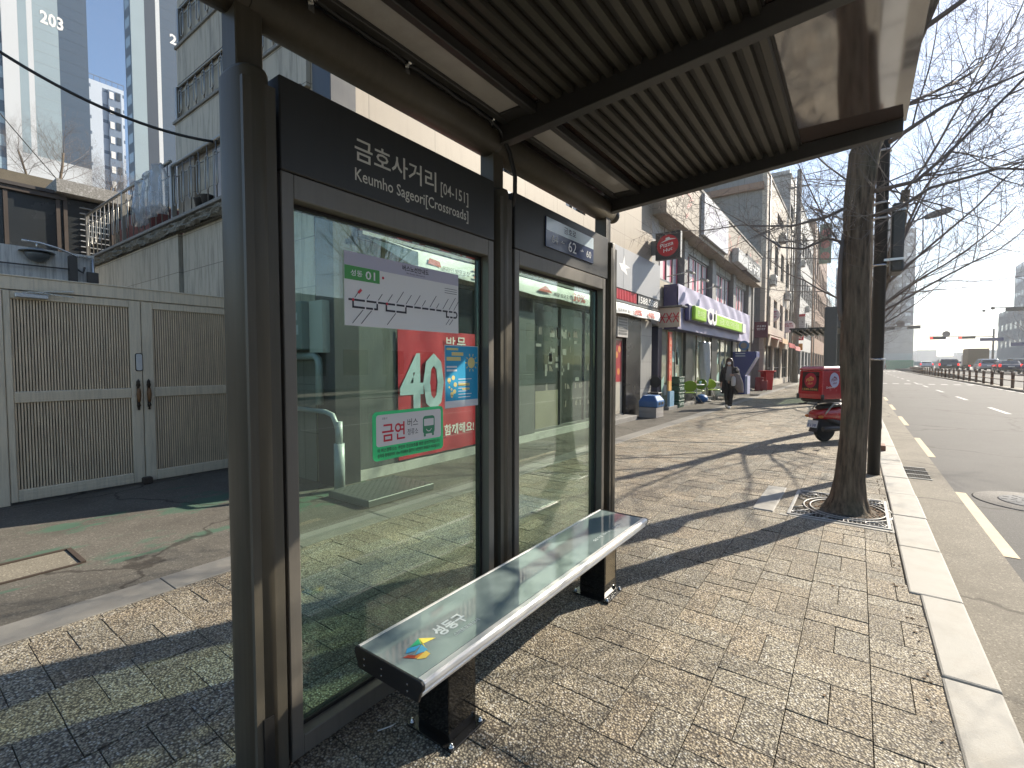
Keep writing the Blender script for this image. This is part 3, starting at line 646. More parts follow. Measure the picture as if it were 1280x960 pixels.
k = MB().box(-7.20, -7.16, 1.00, 1.26, 2.205, 2.25); dc = k.build("door_closer", M("closer_silver", (.5, .5, .49), .35, .6), gt, bevel=.006)
MB().obox((-7.17, 1.26, 2.285), (.012, .42, .010), Matrix.Rotation(R(8), 3, 'X')).obox((-7.165, 1.28, 2.262), (.012, .36, .008), Matrix.Rotation(R(-4), 3, 'X')).build("closer_arm", m_chrome, dc)
MB().box(-7.23, -7.14, 2.05, 2.15, .002, .085).build("gate_stop", M("rust_iron", (.05, .035, .025), .8), label="rusty iron gate stop on the ground under the gate lock", cat="gate stop", bevel=.012)
# ---------------------------------------------------------------- corner building
cbx = thing("corner_building", "long stone clad two storey corner building holding the pizza shop and the convenience store", "building", (-6, 15, 0))
m_st = mat_stone("beige_stone", (.29, .245, .185), (.32, .27, .205), 1.18, .62, stain=.22)
m_stg = mat_stone("grey_stone", (.44, .39, .30), (.51, .455, .355), 1.2, .62, stain=.85)
m_tile = mat_stone("grey_tile", (.30, .30, .29), (.34, .335, .32), 1.3, .78, stain=.2, rough=.35)
m_colm = M("dark_column", (.045, .048, .052), .35, .1, .1, 2, streak=.3, dcol=(.09, .085, .075)); m_gpan = M("grey_panel", (.11, .122, .118), .42, .1, .12, 2, streak=.5, dcol=(.06, .06, .055))
m_wfr = M("window_frame_grey", (.16, .16, .155), .45, .4); m_wpane = M("window_dark", (.03, .037, .04), .06, 0, .3, 1, spec=.9)
F = -5.15
k = MB().box(-9.55, -5.52, 3.46, 32, -.15, 7.7); k.build("core", m_stg, cbx)
# stone wall of the upper storey with window openings
def wall_with_holes(name, mat, y0, y1, z0, z1, holes, x0, x1, parent):
    k = MB(); ys = sorted({y0, y1} | {h[0] for h in holes} | {h[1] for h in holes})
    for a, b in zip(ys, ys[1:]):
        hs = sorted([h for h in holes if h[0] <= a + 1e-6 and h[1] >= b - 1e-6], key=lambda h: h[2]); z = z0
        for h in hs:
            if h[2] > z + 1e-6: k.box(x0, x1, a, b, z, h[2])
            z = h[3]
        if z1 > z + 1e-6: k.box(x0, x1, a, b, z, z1)
    return k.build(name, mat, parent)
holes = [(6.55, 7.15, 4.9, 6.9), (9.05, 9.95, 4.9, 6.9)]
wall_with_holes("upper_wall", m_st, 3.76, 14.33, 4.56, 8.05, holes, -5.50, F, cbx)
def window(y0, y1, z0, z1, x, mull=1, parent=cbx, pane=m_wpane, fr=m_wfr, w=.05, rail=None):
    k = MB(); k.box(x - .06, x, y0, y0 + w, z0, z1); k.box(x - .06, x, y1 - w, y1, z0, z1)
    k.box(x - .06, x - .001, y0 + w, y1 - w, z0, z0 + w); k.box(x - .06, x - .001, y0 + w, y1 - w, z1 - w, z1)
    for i in range(1, mull): yy = y0 + (y1 - y0) * i / mull; k.box(x - .055, x - .004, yy - w * .4, yy + w * .4, z0 + w, z1 - w)
    if rail: k.box(x - .055, x - .006, y0 + w, y1 - w, rail, rail + w * .8)
    o = k.build("window", fr, parent); bx(x - .05, x - .04, y0 + w * .9, y1 - w * .9, z0 + w * .9, z1 - w * .9).build("pane", pane, o); return o
for h in holes: window(h[0], h[1], h[2], h[3], F - .08, 2)
bx(-5.50, F + .03, 3.40, 3.755, -.1, 8.05).build("corner_column", m_colm, cbx, bevel=.005)
# pizza shop ground floor
k = MB()
for (a, b) in ((.135, 1.04), (1.045, 2.0), (2.005, 2.78)): k.box(-5.5, F, 3.76, 4.375, a, b)
for (a, b) in ((.135, 1.3), (1.305, 2.14), (2.145, 2.5)): k.box(-5.5, F, 7.05, 7.85, a, b)
k.build("grey_wall_panel", m_gpan, cbx, bevel=.003)
bx(-5.5, F + .015, 3.76, 11.2, -.1, .13).build("plinth", M("white_plinth", (.5, .49, .45), .6, 0, .1, 5, dirt=.5), cbx)
bx(-5.51, F - .06, 3.76, 14.4, 2.79, 4.55).build("sign_backing_wall", m_stg, cbx)
m_shopg = M("shop_glass", (.02, .028, .028), .06, 0, .5, .8, spec=.35)
window(4.38, 7.045, .135, 2.78, F - .05, 3, pane=m_shopg); wo = window(7.855, 11.2, .135, 2.78, F - .05, 3, pane=m_shopg)
k = MB(); rp = random.Random(3); kd = MB()
for i in range(40):
    yy, zz = rp.uniform(8.0, 10.9), rp.choice((.55, .95, 1.35, 1.75, 2.1)); kd.poly([(F - .0855, yy, zz), (F - .0855, yy + rp.uniform(.05, .16), zz), (F - .0855, yy + .06, zz + rp.uniform(.08, .2)), (F - .0855, yy, zz + .12)])
kd.build("shelf_goods", M("goods_mixed", (.20, .17, .15), .5, 0, .9, 14), wo)
for i in range(34):
    yy, zz = rp.uniform(8.0, 10.9), rp.uniform(1.1, 2.3); flat(k, yy, yy + rp.uniform(.06, .22), zz, zz + rp.uniform(.05, .25), F - .085)
k.build("window_sticker", M("window_print", (.30, .29, .27), .5, 0, .6, 9), wo)
flat(MB(), 8.0, 8.9, .18, .95, F - .084).build("counter_panel", M("counter_yellow", (.22, .20, .14), .5, 0, .2, 3), wo)
k = MB().box(-5.5, F - .06, 11.21, 12.38, -.1, .14); k.build("door_sill", m_conc, cbx)
window(11.22, 11.7, .16, 2.78, F - .08, 1, pane=m_shopg)
dr = bx(-5.30, -5.24, 11.72, 12.36, .15, 2.2).build("shop_door", M("door_frame_beige", (.40, .37, .31), .5), cbx)
flat(MB(), 11.80, 12.30, .22, .95, -5.238).build("door_panel", M("door_cream", (.42, .40, .34), .5), dr); flat(MB(), 11.76, 12.32, 1.02, 2.14, -5.238).build("door_poster", M("poster_dark_red", (.30, .02, .03), .35, 0, .3, 6), dr)
k = MB()
for q in ((12.1, 1.3), (11.98, 1.75), (12.15, 1.9)): k.disc((-5.237, *q), .09, Y_, Z_, 14)
k.build("pizza_print", M("pizza_orange", (.5, .2, .05), .5), dr)
k = MB().box(-5.3, -5.10, 11.72, 12.40, 2.22, 2.76); vs = k.build("shutter_box", M("shutter_frame", (.42, .41, .39), .5), cbx)
k = MB()
for i in range(6): k.box(-5.098, -5.092, 11.78, 12.34, 2.29 + i * .075, 2.34 + i * .075)
k.build("louvre", m_wfr, vs)
bx(-5.5, F - .001, 12.42, 13.48, -.1, 2.785).build("black_column", M("black_cladding", (.018, .018, .02), .25, 0, .15, 2), cbx)
bx(-5.5, F + .002, 13.484, 14.38, -.1, 2.785).build("tile_column", m_tile, cbx)
bx(F + .003, F + .35, 10.3, 12.38, -.1, .12).build("door_step", m_conc, cbx, bevel=.01)
# recess and convenience store frontage
bx(-6.6, -5.51, 14.39, 15.1, -.1, 2.7).build("recess_wall", m_colm, cbx)
bx(-5.5, -5.2, 15.12, 15.48, -.1, 2.7).build("navy_post", M("navy_paint", (.02, .025, .06), .4), cbx)
bx(-5.5, -4.95, 15.49, 30.6, -.1, .10).build("store_step", m_conc, cbx, bevel=.01)
m_cglass = M("store_glass", (.27, .30, .235), .07, 0, .35, .7, co='pos', spec=.8); m_ccol = M("store_column", (.04, .042, .04), .4)
for (a, b) in ((15.5, 18.05), (18.98, 21.9), (22.9, 26.2), (26.9, 30.4)):
    w = window(a, b, .11, 2.72, F - .12, 3, pane=m_cglass, fr=M("store_frame", (.36, .34, .27), .5))
    k = MB(); kk = MB()
    for i in range(7):
        yy, zz = rp.uniform(a + .2, b - .5), rp.uniform(.4, 2.0); (k if i % 2 else kk).poly([(F - .158, yy, zz), (F - .158, yy + rp.uniform(.2, .45), zz), (F - .158, yy + .3, zz + rp.uniform(.3, .6)), (F - .158, yy, zz + .4)])
    k.build("window_poster", M("store_poster", (.55, .6, .56), .4, 0, .4, 4), w); kk.build("lit_fridge", M("fridge_mint", (.36, .55, .50), .4, 0, .3, 5), w)
for (a, b) in ((18.06, 18.97), (21.91, 22.89), (26.21, 26.89), (30.41, 31.2)): bx(-5.5, F - .02, a, b, .0, 2.72).build("store_column", m_ccol, cbx)
# upper storey above the store: pilasters, windows, spandrels, fascia
m_pil = M("grey_pilaster", (.26, .26, .25), .6, 0, .1, 3, streak=.3); m_span = M("spandrel", (.31, .34, .34), .45, 0, .08, 3, streak=.4, dcol=(.16, .16, .15))
m_film = mat_curtain("window_film", (.62, .58, .58), (.55, .10, .16), 9.0, 1)
for (a, b, zt_) in ((14.34, 15.0, 6.02), (17.75, 18.15, 6.02), (21.85, 22.45, 6.02), (26.1, 26.75, 6.02), (30.2, 31.0, 6.02), (31.61, 32.0, 7.7)): bx(-5.5, F - .02, a, b, 2.75, zt_).build("pilaster", m_pil, cbx)
for (a, b) in ((15.01, 17.74), (18.16, 21.84), (22.46, 26.09), (26.76, 30.19)):
    window(a, b, 4.28, 5.70, F - .22, 4, pane=m_film, w=.07); bx(-5.5, F - .16, a, b, 5.705, 6.02).build("spandrel", m_span, cbx); bx(-5.5, F - .19, a, b, 2.75, 4.27).build("lower_wall", m_stg, cbx)
    k = MB()
    for i in range(1, 3): yy = a + (b - a) * i / 3; k.box(F - .162, F - .150, yy - .03, yy + .03, 5.71, 6.015)
    k.build("spandrel_joint", m_wfr, cbx)
fa = MB().box(-5.5, -4.74, 14.36, 31.6, 6.03, 7.72).build("fascia", m_st, cbx, bevel=.01)
bx(-5.52, -4.70, 14.34, 31.64, 7.723, 7.81).build("coping", m_conc, cbx); bx(-9.6, F + .05, 3.40, 14.33, 8.06, 8.2).build("roof_coping", m_conc, cbx)
# faded red brush pattern on the fascia
k = MB(); rq = random.Random(8); fx = -4.737
for i in range(46):
    yy = 15.0 + rq.random() * 15.6; zz = rq.uniform(6.4, 7.2)
    if 17.7 < yy < 22.6: continue
    a = (yy, zz); b = (yy + rq.uniform(-.6, .6), zz + rq.uniform(-.5, .5)); seg(k, a, b, rq.uniform(.05, .09), fx + i * .0004); seg(k, b, (b[0] + rq.uniform(.1, .5), b[1] + rq.uniform(-.2, .4)), .06, fx + i * .0004 + .0002)
k.build("brush_pattern", M("faded_red", (.55, .26, .22), .6), fa)
# side wall terraces towards the gate yard
bx(-9.55, -5.52, 3.425, 3.455, 2.5, 8.0).build("side_cladding", m_stg, cbx)
hs = thing("terraced_house", "grey stone side wing with stacked balconies and ornate steel railings above the gate", "building", (-11, 3.6, 0))
bx(-14.8, -9.56, 3.52, 7.5, -.1, 3.76).build("lower_wall", m_stg, hs); bx(-7.26, -5.53, 3.41, 3.424, -.1, 3.76).build("yard_wall", m_stg, hs)
bx(-9.555, -7.27, 3.44 - .03, 3.424, -.1, 3.76).build("yard_wall", m_stg, hs)
bx(-14.78, -9.62, 3.36, 3.515, 2.0, 3.76).build("front_wall", m_stg, hs)
# rough ledge band
k = MB(); n = 64; rj = random.Random(2)
for (a, b, zz0, zz1, yy) in ((-14.84, -5.56, 3.765, 3.93, 3.30),):
    rows = 5; base = len(k.v)
    for i in range(n + 1):
        for j in range(rows + 1): k.v.append(Vector((a + (b - a) * i / n, yy + rj.uniform(-.035, .035) - (.03 if 0 < j < rows else 0), zz0 + (zz1 - zz0) * j / rows)))
    for i in range(n):
        for j in range(rows): p = base + i * (rows + 1) + j; k.face([p, p + rows + 1, p + rows + 2, p + 1], 0, False)
    k.box(a, b, yy + .04, 3.40, zz0 + .001, zz1 - .001)
k.build("rubble_ledge", mat_ground("rubble", (.16, .15, .12), (.33, .31, .26), 9, grain=40, gb=.6), hs)
bx(-14.9, -5.56, 3.24, 3.42, 3.935, 3.99).build("ledge_coping", m_conc, hs, bevel=.008)
for (z0, z1, xl) in ((4.92, 5.60, -9.60), (6.22, 6.80, -9.45), (7.45, 8.2, -9.3)):
    bx(xl, -5.56, 3.36, 3.420, z0, z1).build("parapet", m_stg, hs); bx(xl - .03, -5.56, 3.33, 3.42, z1 + .001, z1 + .05).build("parapet_coping", m_conc, hs, bevel=.006)
bx(-9.58, -8.9, 3.37, 3.42, 3.995, 4.915).build("pier", m_st, hs); window_y = 3.415
k = MB().box(-8.25, -7.45, 3.385, 3.42, 4.02, 4.85); wd = k.build("doorway", m_wfr, hs); MB().poly([(-8.2, 3.3835, 4.05), (-7.5, 3.3835, 4.05), (-7.5, 3.3835, 4.82), (-8.2, 3.3835, 4.82)]).build("curtain", M("curtain_pale", (.45, .42, .42), .7, 0, .3, 5), wd)
m_rail = M("steel_railing", (.30, .29, .265), .35, .7, .1, 10)
def railing(x0, x1, y, z0, z1, posts, th=.028):
    k = MB(); k.tube([(x0, y, z1), (x1, y, z1)], th, 8); k.tube([(x0, y, z0 + (z1 - z0) * .76), (x1, y, z0 + (z1 - z0) * .76)], .009, 6)
    for px in posts: k.box(px - .03, px + .03, y - .03, y + .03, z0, z1)
    n = int((x1 - x0) / .30); h = z1 - z0
    for i in range(n):
        cx = x0 + (i + .5) * (x1 - x0) / n; pts = []
        for q in range(21):
            a = 2 * math.pi * q / 20; c = math.cos(a); s_ = math.sin(a); pts.append((cx + .062 * c, y - .01, z0 + h * .52 + (h * .22 if s_ > .02 else -h * .22 if s_ < -.02 else 0) + .062 * s_))
        k.tube(pts, .0085, 6, caps=False); k.tube([(cx, y, z0), (cx, y, z1)], .011, 6)
    return k.build("railing", m_rail, hs)
railing(-14.8, -9.70, 3.31, 3.995, 5.0, (-14.77, -12.2)); railing(-9.66, -5.6, 3.31, 3.995, 4.90, (-9.63, -7.6))
railing(-9.55, -5.6, 3.385, 5.652, 6.21, (-9.52,), .02); railing(-9.4, -5.6, 3.385, 6.852, 7.44, (-9.37,), .02)
k = MB(); rg = random.Random(5); n = 14; base = 0
rows = []
for j, zz in enumerate((4.98, 4.93, 4.75, 4.5, 4.3, 4.12)):
    rows.append([(-11.35 + 1.62 * i / n + rg.uniform(-.02, .02) + (.14 if j > 3 and i < 2 else 0), 3.24 + .05 * math.sin(i * 1.7 + j) + rg.uniform(-.02, .02), zz - .05 * math.sin(i * .5)) for i in range(n + 1)])
for r in rows: k.v += [Vector(p) for p in r]
for j in range(len(rows) - 1):
    for i in range(n): p = j * (n + 1) + i; k.face([p, p + 1, p + n + 2, p + n + 1], 0, True)
tp = k.build("plastic_sheet", mat_glass("clear_film", (.72, .73, .74), .28, (.6, .6, .6), .15, 1.45), label="crumpled clear plastic sheet hung over the balcony railing", cat="plastic sheet")
sm = tp.modifiers.new("thickness", 'SOLIDIFY'); sm.thickness = .004
k = MB().box(-13.6, -11.7, 3.6, 4.2, 4.0, 4.75); k.build("storage_chest", M("maroon_chest", (.14, .035, .03), .6), bevel=.03, label="dark red storage chest standing behind the balcony railing", cat="chest")
for px in (-8.35, -8.6):
    MB().lathe((px, 3.34 - .0, 3.992), [(.07, 0), (.10, .14), (.11, .15), (.09, .16)], 14).build("flower_pot", M("dark_pot", (.03, .028, .026), .6), label="dark plant pot on the balcony ledge beside the curtained doorway", cat="plant pot", group="pots on the balcony")
# shed at the far left
sd = thing("rooftop_sunroom", "dark glazed rooftop sunroom with concrete roof slab rising behind the gate", "outbuilding", (-16.5, 2, 0))
bx(-20, -15.52, -3, 3.2, -.1, 4.10).build("white_wall", M("dirty_white_wall", (.68, .65, .59), .8, 0, .1, 2, streak=.6, dcol=(.13, .12, .10)), sd)
bx(-19.9, -15.6, -3, 4.6, 4.11, 5.5).build("dark_room", M("sunroom_dark", (.025, .028, .030), .25, 0, .2, 2), sd)
k = MB()
for yy in (.3, 1.2, 2.05, 2.92, 3.05, 3.95): k.box(-15.6, -15.52, yy, yy + .07, 4.11, 5.45)
k.box(-15.6, -15.50, -3, 3.1, 4.05, 4.13); k.box(-15.6, -15.49, -3, 3.1, 5.42, 5.52); k.build("sunroom_frame", M("brown_frame", (.06, .045, .035), .5), sd)
k = MB()
for i in range(9): k.box(-15.6, -15.53, 3.35, 3.92, 4.25 + i * .135, 4.268 + i * .135)
k.build("shelf_slat", M("pale_slat", (.32, .33, .34), .5), sd)
bx(-20, -15.3, 2.9, 5.0, 5.56, 5.86).build("roof_slab", mat_ground("slab_concrete", (.26, .25, .23), (.42, .41, .39), 3, grain=30), sd); bx(-20, -15.45, -3, 2.89, 5.525, 5.60).build("roof_edge", M("brown_frame2", (.05, .042, .038), .6), sd)
# lamp above the gate
lt = thing("gate_lamp", "dome lamp with glass bowl on a curved steel arm above the gate", "lamp", (-8.6, 1.45, 2.9))
k = MB().tube([(-8.6, 1.28, 3.07), (-8.6, 1.45, 3.065), (-8.6, 1.62, 3.03), (-8.6, 1.8, 2.96), (-8.6, 1.97, 2.945)], .013, 10).tube([(-8.6, 1.42, 3.065), (-8.6, 1.42, 2.99)], .01, 8).tube([(-8.6, 1.97, 2.95), (-8.6, 1.98, 2.4)], .02, 8); k.build("arm", m_steel, lt)
MB().lathe((-8.6, 1.42, 2.94), [(.175, 0), (.16, .012), (.10, .03), (.08, .045), (.02, .055)], 28).build("lamp_shade", M("lamp_shade_steel", (.22, .22, .21), .35, .7), lt)
MB().lathe((-8.6, 1.42, 2.94), [(.02, -.125), (.06, -.115), (.105, -.08), (.125, -.035), (.12, -.001)], 24).build("glass_bowl", M("smoked_bowl", (.12, .13, .13), .12, 0, .2, 8, spec=.8), lt)
k = MB().box(-8.7, -8.55, 1.72, 1.80, 2.4, 2.95); k.box(-8.6, -8.56, 1.9, 2.02, 2.62, 2.76); k.tube([(-8.58, .8, 2.75), (-8.58, 1.74, 2.77)], .01, 6); k.tube([(-8.58, 1.8, 2.78), (-8.58, 1.86, 2.74), (-8.58, 1.88, 2.82)], .014, 6)
k.build("pipework", M("old_pipe", (.08, .07, .06), .7), label="rusty pipes and a small box on the wall beside the gate lamp", cat="pipework")
bx(-8.75, -8.65, -2, 2.0, -.1, 3.0).build("yard_wall", MATS["dirty_white_wall"], label="low dirty white wall directly behind the beige gate", cat="wall")
# meter box etc. on the yard side of the corner
t = thing("meter_box", "grey green electric meter box on the stone wall left of the shop corner", "meter box", (-5.6, 3.3, 1.95))
k = MB().box(-5.98, -5.50, 3.20, 3.405, 1.68, 2.27); k.build("cabinet", M("meter_teal", (.15, .20, .19), .5, 0, .08), t, bevel=.008)
k = MB().box(-5.70, -5.58, 3.194, 3.199, 2.04, 2.13).box(-5.70, -5.56, 3.194, 3.199, 1.86, 1.98); k.build("label_plate", M("label_pale", (.45, .47, .50), .5), t)
bx(-5.49, -5.21, 3.30, 3.405, 1.64, 2.27).build("notice_board", M("notice_white", (.48, .50, .47), .5, 0, .12, 3), label="white notice panel with a faded drawing beside the meter box", cat="notice")
pp = MB().tube([(-5.99, 3.33, 1.60), (-5.42, 3.33, 1.60), (-5.36, 3.33, 1.56), (-5.34, 3.33, 1.50), (-5.34, 3.33, 1.0)], .045, 12).tube([(-5.9, 3.30, .93), (-5.15, 3.28, .93), (-5.0, 3.28, .90), (-4.96, 3.30, .80), (-4.95, 3.33, .66)], .03, 12)
pp.tube([(-4.95, 3.33, .82), (-4.95, 3.33, .54)], .042, 14).tube([(-4.95, 3.33, .56), (-4.95, 3.33, 0)], .062, 16)
pp.build("gas_pipe", M("pipe_grey", (.36, .40, .41), .45, .1, .1, 6, dirt=.3), label="grey gas pipe standing at the dark corner column with a thicker sleeve below", cat="pipe")
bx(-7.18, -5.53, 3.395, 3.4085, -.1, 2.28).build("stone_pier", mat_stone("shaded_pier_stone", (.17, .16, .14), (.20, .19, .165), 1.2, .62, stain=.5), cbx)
# steel plate
k = MB().box(-4.80, -4.08, 3.08, 4.02, .0, .075); t = k.build("checker_plate_ramp", M("checker_steel", (.15, .16, .15), .45, .5, .25, 4), bevel=.006, label="dark checker plate step lying before the grey shop panel", cat="ramp")
k = MB()
for i in range(17):
    for j in range(22):
        k.obox((-4.77 + i * .041, 3.10 + j * .0425, .0765), (.028, .008, .004), Matrix.Rotation(R(45 if (i + j) % 2 else -45), 3, 'Z'))
k2 = k.build("tread", MATS["checker_steel"], t)
# ---------------------------------------------------------------- shop signs and street front items
t = thing("discount_banner", "red shop banner with giant pale blue 40% lettering stretched across the pizza shop window", "banner", (-5.12, 5.5, 1.1))
k = MB(); n = 20; rb = random.Random(6)
for i in range(n + 1):
    for j in range(2): k.v.append(Vector((-5.125 + .012 * math.sin(i * 1.3) + rb.uniform(-.004, .004), 4.38 + i * .115, (.16 + .01 * i / n) if j == 0 else 1.99)))
for i in range(n): k.face([2 * i, 2 * i + 2, 2 * i + 3, 2 * i + 1], 0, True)
k.build("banner_cloth", m_red, t); x = -5.106
k = MB().text("40", (x, 4.40, .80), Y_, Z_, .86, .86, 0, .03).text("%", (x, 5.36, .84), Y_, Z_, .42, .42, 0, .03); k.build("giant_numerals", M("banner_blue", (.38, .50, .55), .5), t)
k = MB().text("방", (x, 5.32, 1.72), Y_, Z_, .2, .2, 0, .01).text("문", (x, 5.56, 1.72), Y_, Z_, .2, .2, 0, .01).text("포장", (x, 5.40, 1.38), Y_, Z_, .42, .22, 0, .02).text("\" 함께해요! 피자", (x, 5.15, .40), Y_, Z_, 1.2, .17, 0, .02); k.build("white_lettering", m_white, t)
t = thing("fluted_sign_band", "grey shop sign board with red fluted strip and white phone number 1588.5588 under it", "shop sign", (-5.1, 9, 3.8))
k = MB()
for (a, b) in ((3.76, 6.4), (6.405, 9.1), (9.105, 11.9), (11.905, 14.72)): k.box(-5.205, -5.03, a, b, 3.47, 4.53)
k.build("sign_panel", M("sign_grey", (.30, .31, .325), .5, .15, .05, 2, streak=.12), t, bevel=.004)
bx(-5.205, -5.075, 3.76, 14.72, 3.17, 3.465).build("fluted_back", M("flute_dark", (.10, .012, .018), .5), t)
k = MB()
for i in range(int((12.95 - 3.85) / .105)): yy = 3.85 + i * .105; k.box(-5.074, -5.042, yy, yy + .052, 3.185, 3.45)
k.build("flute", M("flute_red", (.52, .04, .06), .4), t)
bx(-5.073, -5.05, 12.98, 14.66, 3.175, 3.46).build("number_board", M("number_black", (.02, .018, .018), .4), t)
MB().text("1588.5588", (-5.0485, 13.03, 3.225), Y_, Z_, 1.56, .19, 0, .015).build("phone_number", m_white, t)
bx(-5.20, -5.03, 3.76, 14.72, 3.118, 3.165).build("lower_trim", m_wfr, t)
k = MB(); k.poly([(-5.028, 11.75, 3.95), (-5.028, 12.15, 3.86), (-5.028, 12.05, 4.02), (-5.028, 12.35, 4.08), (-5.028, 12.0, 4.12), (-5.028, 11.95, 4.35), (-5.028, 11.82, 4.12), (-5.028, 11.6, 4.1)]); k.build("white_emblem", m_white, t)
t = thing("shop_awning", "long white fabric awning with red discount print along the pizza shop", "awning", (-4.95, 9, 2.95))
k = MB(); n = 60; ra = random.Random(9)
for i in range(n + 1):
    yy = 4.55 + i * (14.40 - 4.55) / n; w = .01 * math.sin(i * .9)
    for (px, pz) in ((-5.17, 3.115), (-4.93 + w, 3.06), (-4.90 + w, 3.03), (-4.89 + w * 1.6, 2.79 + .012 * math.sin(i * .6))): k.v.append(Vector((px, yy, pz)))
for i in range(n):
    for j in range(3): p = i * 4 + j; k.face([p, p + 1, p + 5, p + 4], 0, True)
aw = k.build("awning_cloth", M("awning_white", (.66, .68, .66), .7, 0, .04, 3), t)
k = MB().poly([(-4.885, 4.55, 2.80), (-4.885, 4.55, 3.02), (-5.16, 3.88, 3.14)]); k.tube([(-5.16, 3.80, 3.18), (-4.90, 4.56, 3.03)], .012, 6); k.build("awning_end", MATS["awning_white"], t)
k = MB(); x = -4.872
for y0 in (5.7, 8.9, 12.3): k.text("30%", (x, y0, 2.825), Y_, Z_, .55, .17, 0, .02)
for y0 in (10.0, 13.3): k.text("40%", (x, y0, 2.825), Y_, Z_, .55, .17, 0, .02)
k.poly([(x, 4.72, 2.90), (x, 4.98, 2.88), (x, 4.95, 2.96), (x, 4.75, 2.98)]); k.poly([(x, 7.55, 2.88), (x, 8.05, 2.88), (x, 7.95, 2.94), (x, 7.8, 3.0), (x, 7.65, 2.94)]); k.build("red_print", M("print_red", (.62, .12, .10), .6), t)
k = MB().text("온라인 방문포장", (x, 5.0, 2.835), Y_, Z_, .6, .075, 0, .01).text("배달 방문포장", (x, 8.12, 2.84), Y_, Z_, .7, .075, 0, .01).text("방문포장 할인", (x, 11.2, 2.84), Y_, Z_, .9, .075, 0, .01); k.build("dark_print", m_ink, t)
# round pizza sign projecting from the wall
t = thing("projecting_sign", "square black projecting sign with a red disc and white pizza lettering", "shop sign", (-4.64, 14.3, 5.0))
k = MB().box(-5.0, -4.28, 14.2, 14.36, 4.60, 5.40); k.build("sign_box", M("sign_charcoal", (.045, .042, .042), .5), t, bevel=.006)
bx(-4.279, -4.262, 14.215, 14.345, 4.62, 5.38).build("side_trim", M("sign_edge", (.42, .42, .40), .5), t); bx(-5.15, -5.001, 14.24, 14.32, 4.78, 5.2).build("bracket", m_wfr, t)
k = MB().disc((-4.64, 14.1985, 5.0), .315, X_, Z_, 40); dsc = k.build("red_disc", M("sign_red", (.50, .02, .03), .4), t)
k = MB(); yq = 14.1975; sl = Vector((.97, 0, .2)).normalized()
k.text("Pizza", (-4.86, yq, 4.93), sl, Z_, .40, .12, 0, .015).text("Hut", (-4.76, yq, 4.80), sl, Z_, .27, .105, 0, .015)
k.poly([(-4.88, yq, 5.08), (-4.60, yq, 5.155), (-4.42, yq, 5.165), (-4.40, yq, 5.18), (-4.56, yq, 5.20), (-4.60, yq, 5.245), (-4.70, yq, 5.225), (-4.70, yq, 5.17)]); k.build("white_lettering", m_white, dsc)
# red character board under the canopy
t = thing("pork_shop_board", "cream board with three bold red brush characters hung beside the lavender store sign", "shop sign", (-4.9, 15.3, 3.0))
rot = Matrix.Rotation(R(-62), 3, 'Z')
def rp_(a, b, z, off=0): p = rot @ Vector((a, b - off, 0)); return (-4.95 + p.x, 15.05 + p.y, z)
k = MB(); ub = (rot @ Vector((-1, 0, 0))).normalized()
bx(-5.16, -4.50, 15.02, 15.10, 2.66, 3.26).build("board", M("board_cream", (.56, .46, .36), .6, 0, .1, 3), t)
k = MB(); yq = 15.018
def segx(mb, a, b, w, y):
    d = Vector((b[0] - a[0], 0, b[1] - a[1])); n = Vector((-d.z, 0, d.x)).normalized() * w / 2; a, b = Vector((a[0], y, a[1])), Vector((b[0], y, b[1])); mb.poly([a - n, a + n, b + n, b - n][::-1])
for i in range(3):
    cx = -5.04 + i * .21; segx(k, (cx - .085, 2.80), (cx + .085, 3.1), .035, yq); segx(k, (cx - .08, 3.1), (cx + .08, 2.8), .033, yq - .0005); segx(k, (cx - .1, 2.97), (cx + .1, 2.96), .025, yq - .001)
k.build("brush_lettering", M("brush_red", (.55, .035, .05), .6), t)
bx(-5.35, -4.4, 14.92, 15.5, 3.28, 3.32).build("hood", m_wfr, t)
# convenience store signboard
t = thing("store_signboard", "crinkled lavender signboard with lime green lettering strip and white CU letters", "shop sign", (-4.9, 23, 3.5))
k = MB(); n, mrow = 90, 14; rc = random.Random(12)
for i in range(n + 1):
    for j in range(mrow + 1):
        yy = 15.0 + .9 + i * (28.6 - 15.9) / n; zz = 2.66 + j * (4.13 - 2.66) / mrow
        d = 0 if i in (0, n) or j in (0, mrow) else .022 * math.sin(i * .55 + .5 * j) + rc.uniform(-.009, .009); k.v.append(Vector((-4.82 + d, yy, zz)))
for i in range(n):
    for j in range(mrow): p = i * (mrow + 1) + j; k.face([p, p + mrow + 1, p + mrow + 2, p + 1], 0, True)
k.build("lavender_board", M("lavender", (.40, .385, .52), .55, .1, .06, 2), t)
bx(-5.30, -4.86, 15.88, 28.6, 2.66, 4.13).build("board_box", M("store_violet", (.045, .04, .12), .5), t)
m_lime = M("lime", (.33, .60, .04), .45, var=.04)
k = MB(); k.box(-4.74, -4.52, 16.85, 18.35, 3.02, 3.50); ln = k.build("lime_strip", m_lime, t, bevel=.05, seg=3); k = MB().box(-4.74, -4.56, 19.95, 25.1, 3.02, 3.46); k.build("lime_strip", m_lime, t, bevel=.02)
MB().box(-4.80, -4.64, 16.5, 25.95, 2.96, 3.54).build("strip_back", MATS["store_violet"], t, bevel=.06, seg=3)
k = MB().text("CU", (-4.515, 18.42, 2.97), Y_, Z_, 1.45, .62, 0, .06); k.build("white_letters", m_white, t); bx(-4.73, -4.54, 25.15, 25.9, 3.02, 3.45).build("white_end", m_white, t)
k = MB().text("편의점", (-4.516, 17.1, 3.16), Y_, Z_, 1.0, .2, 0, .02).text("금호역점", (-4.556, 20.5, 3.11), Y_, Z_, 3.8, .26, 0, .02); k.build("lime_lettering", M("lime_pale", (.55, .72, .30), .5), t)
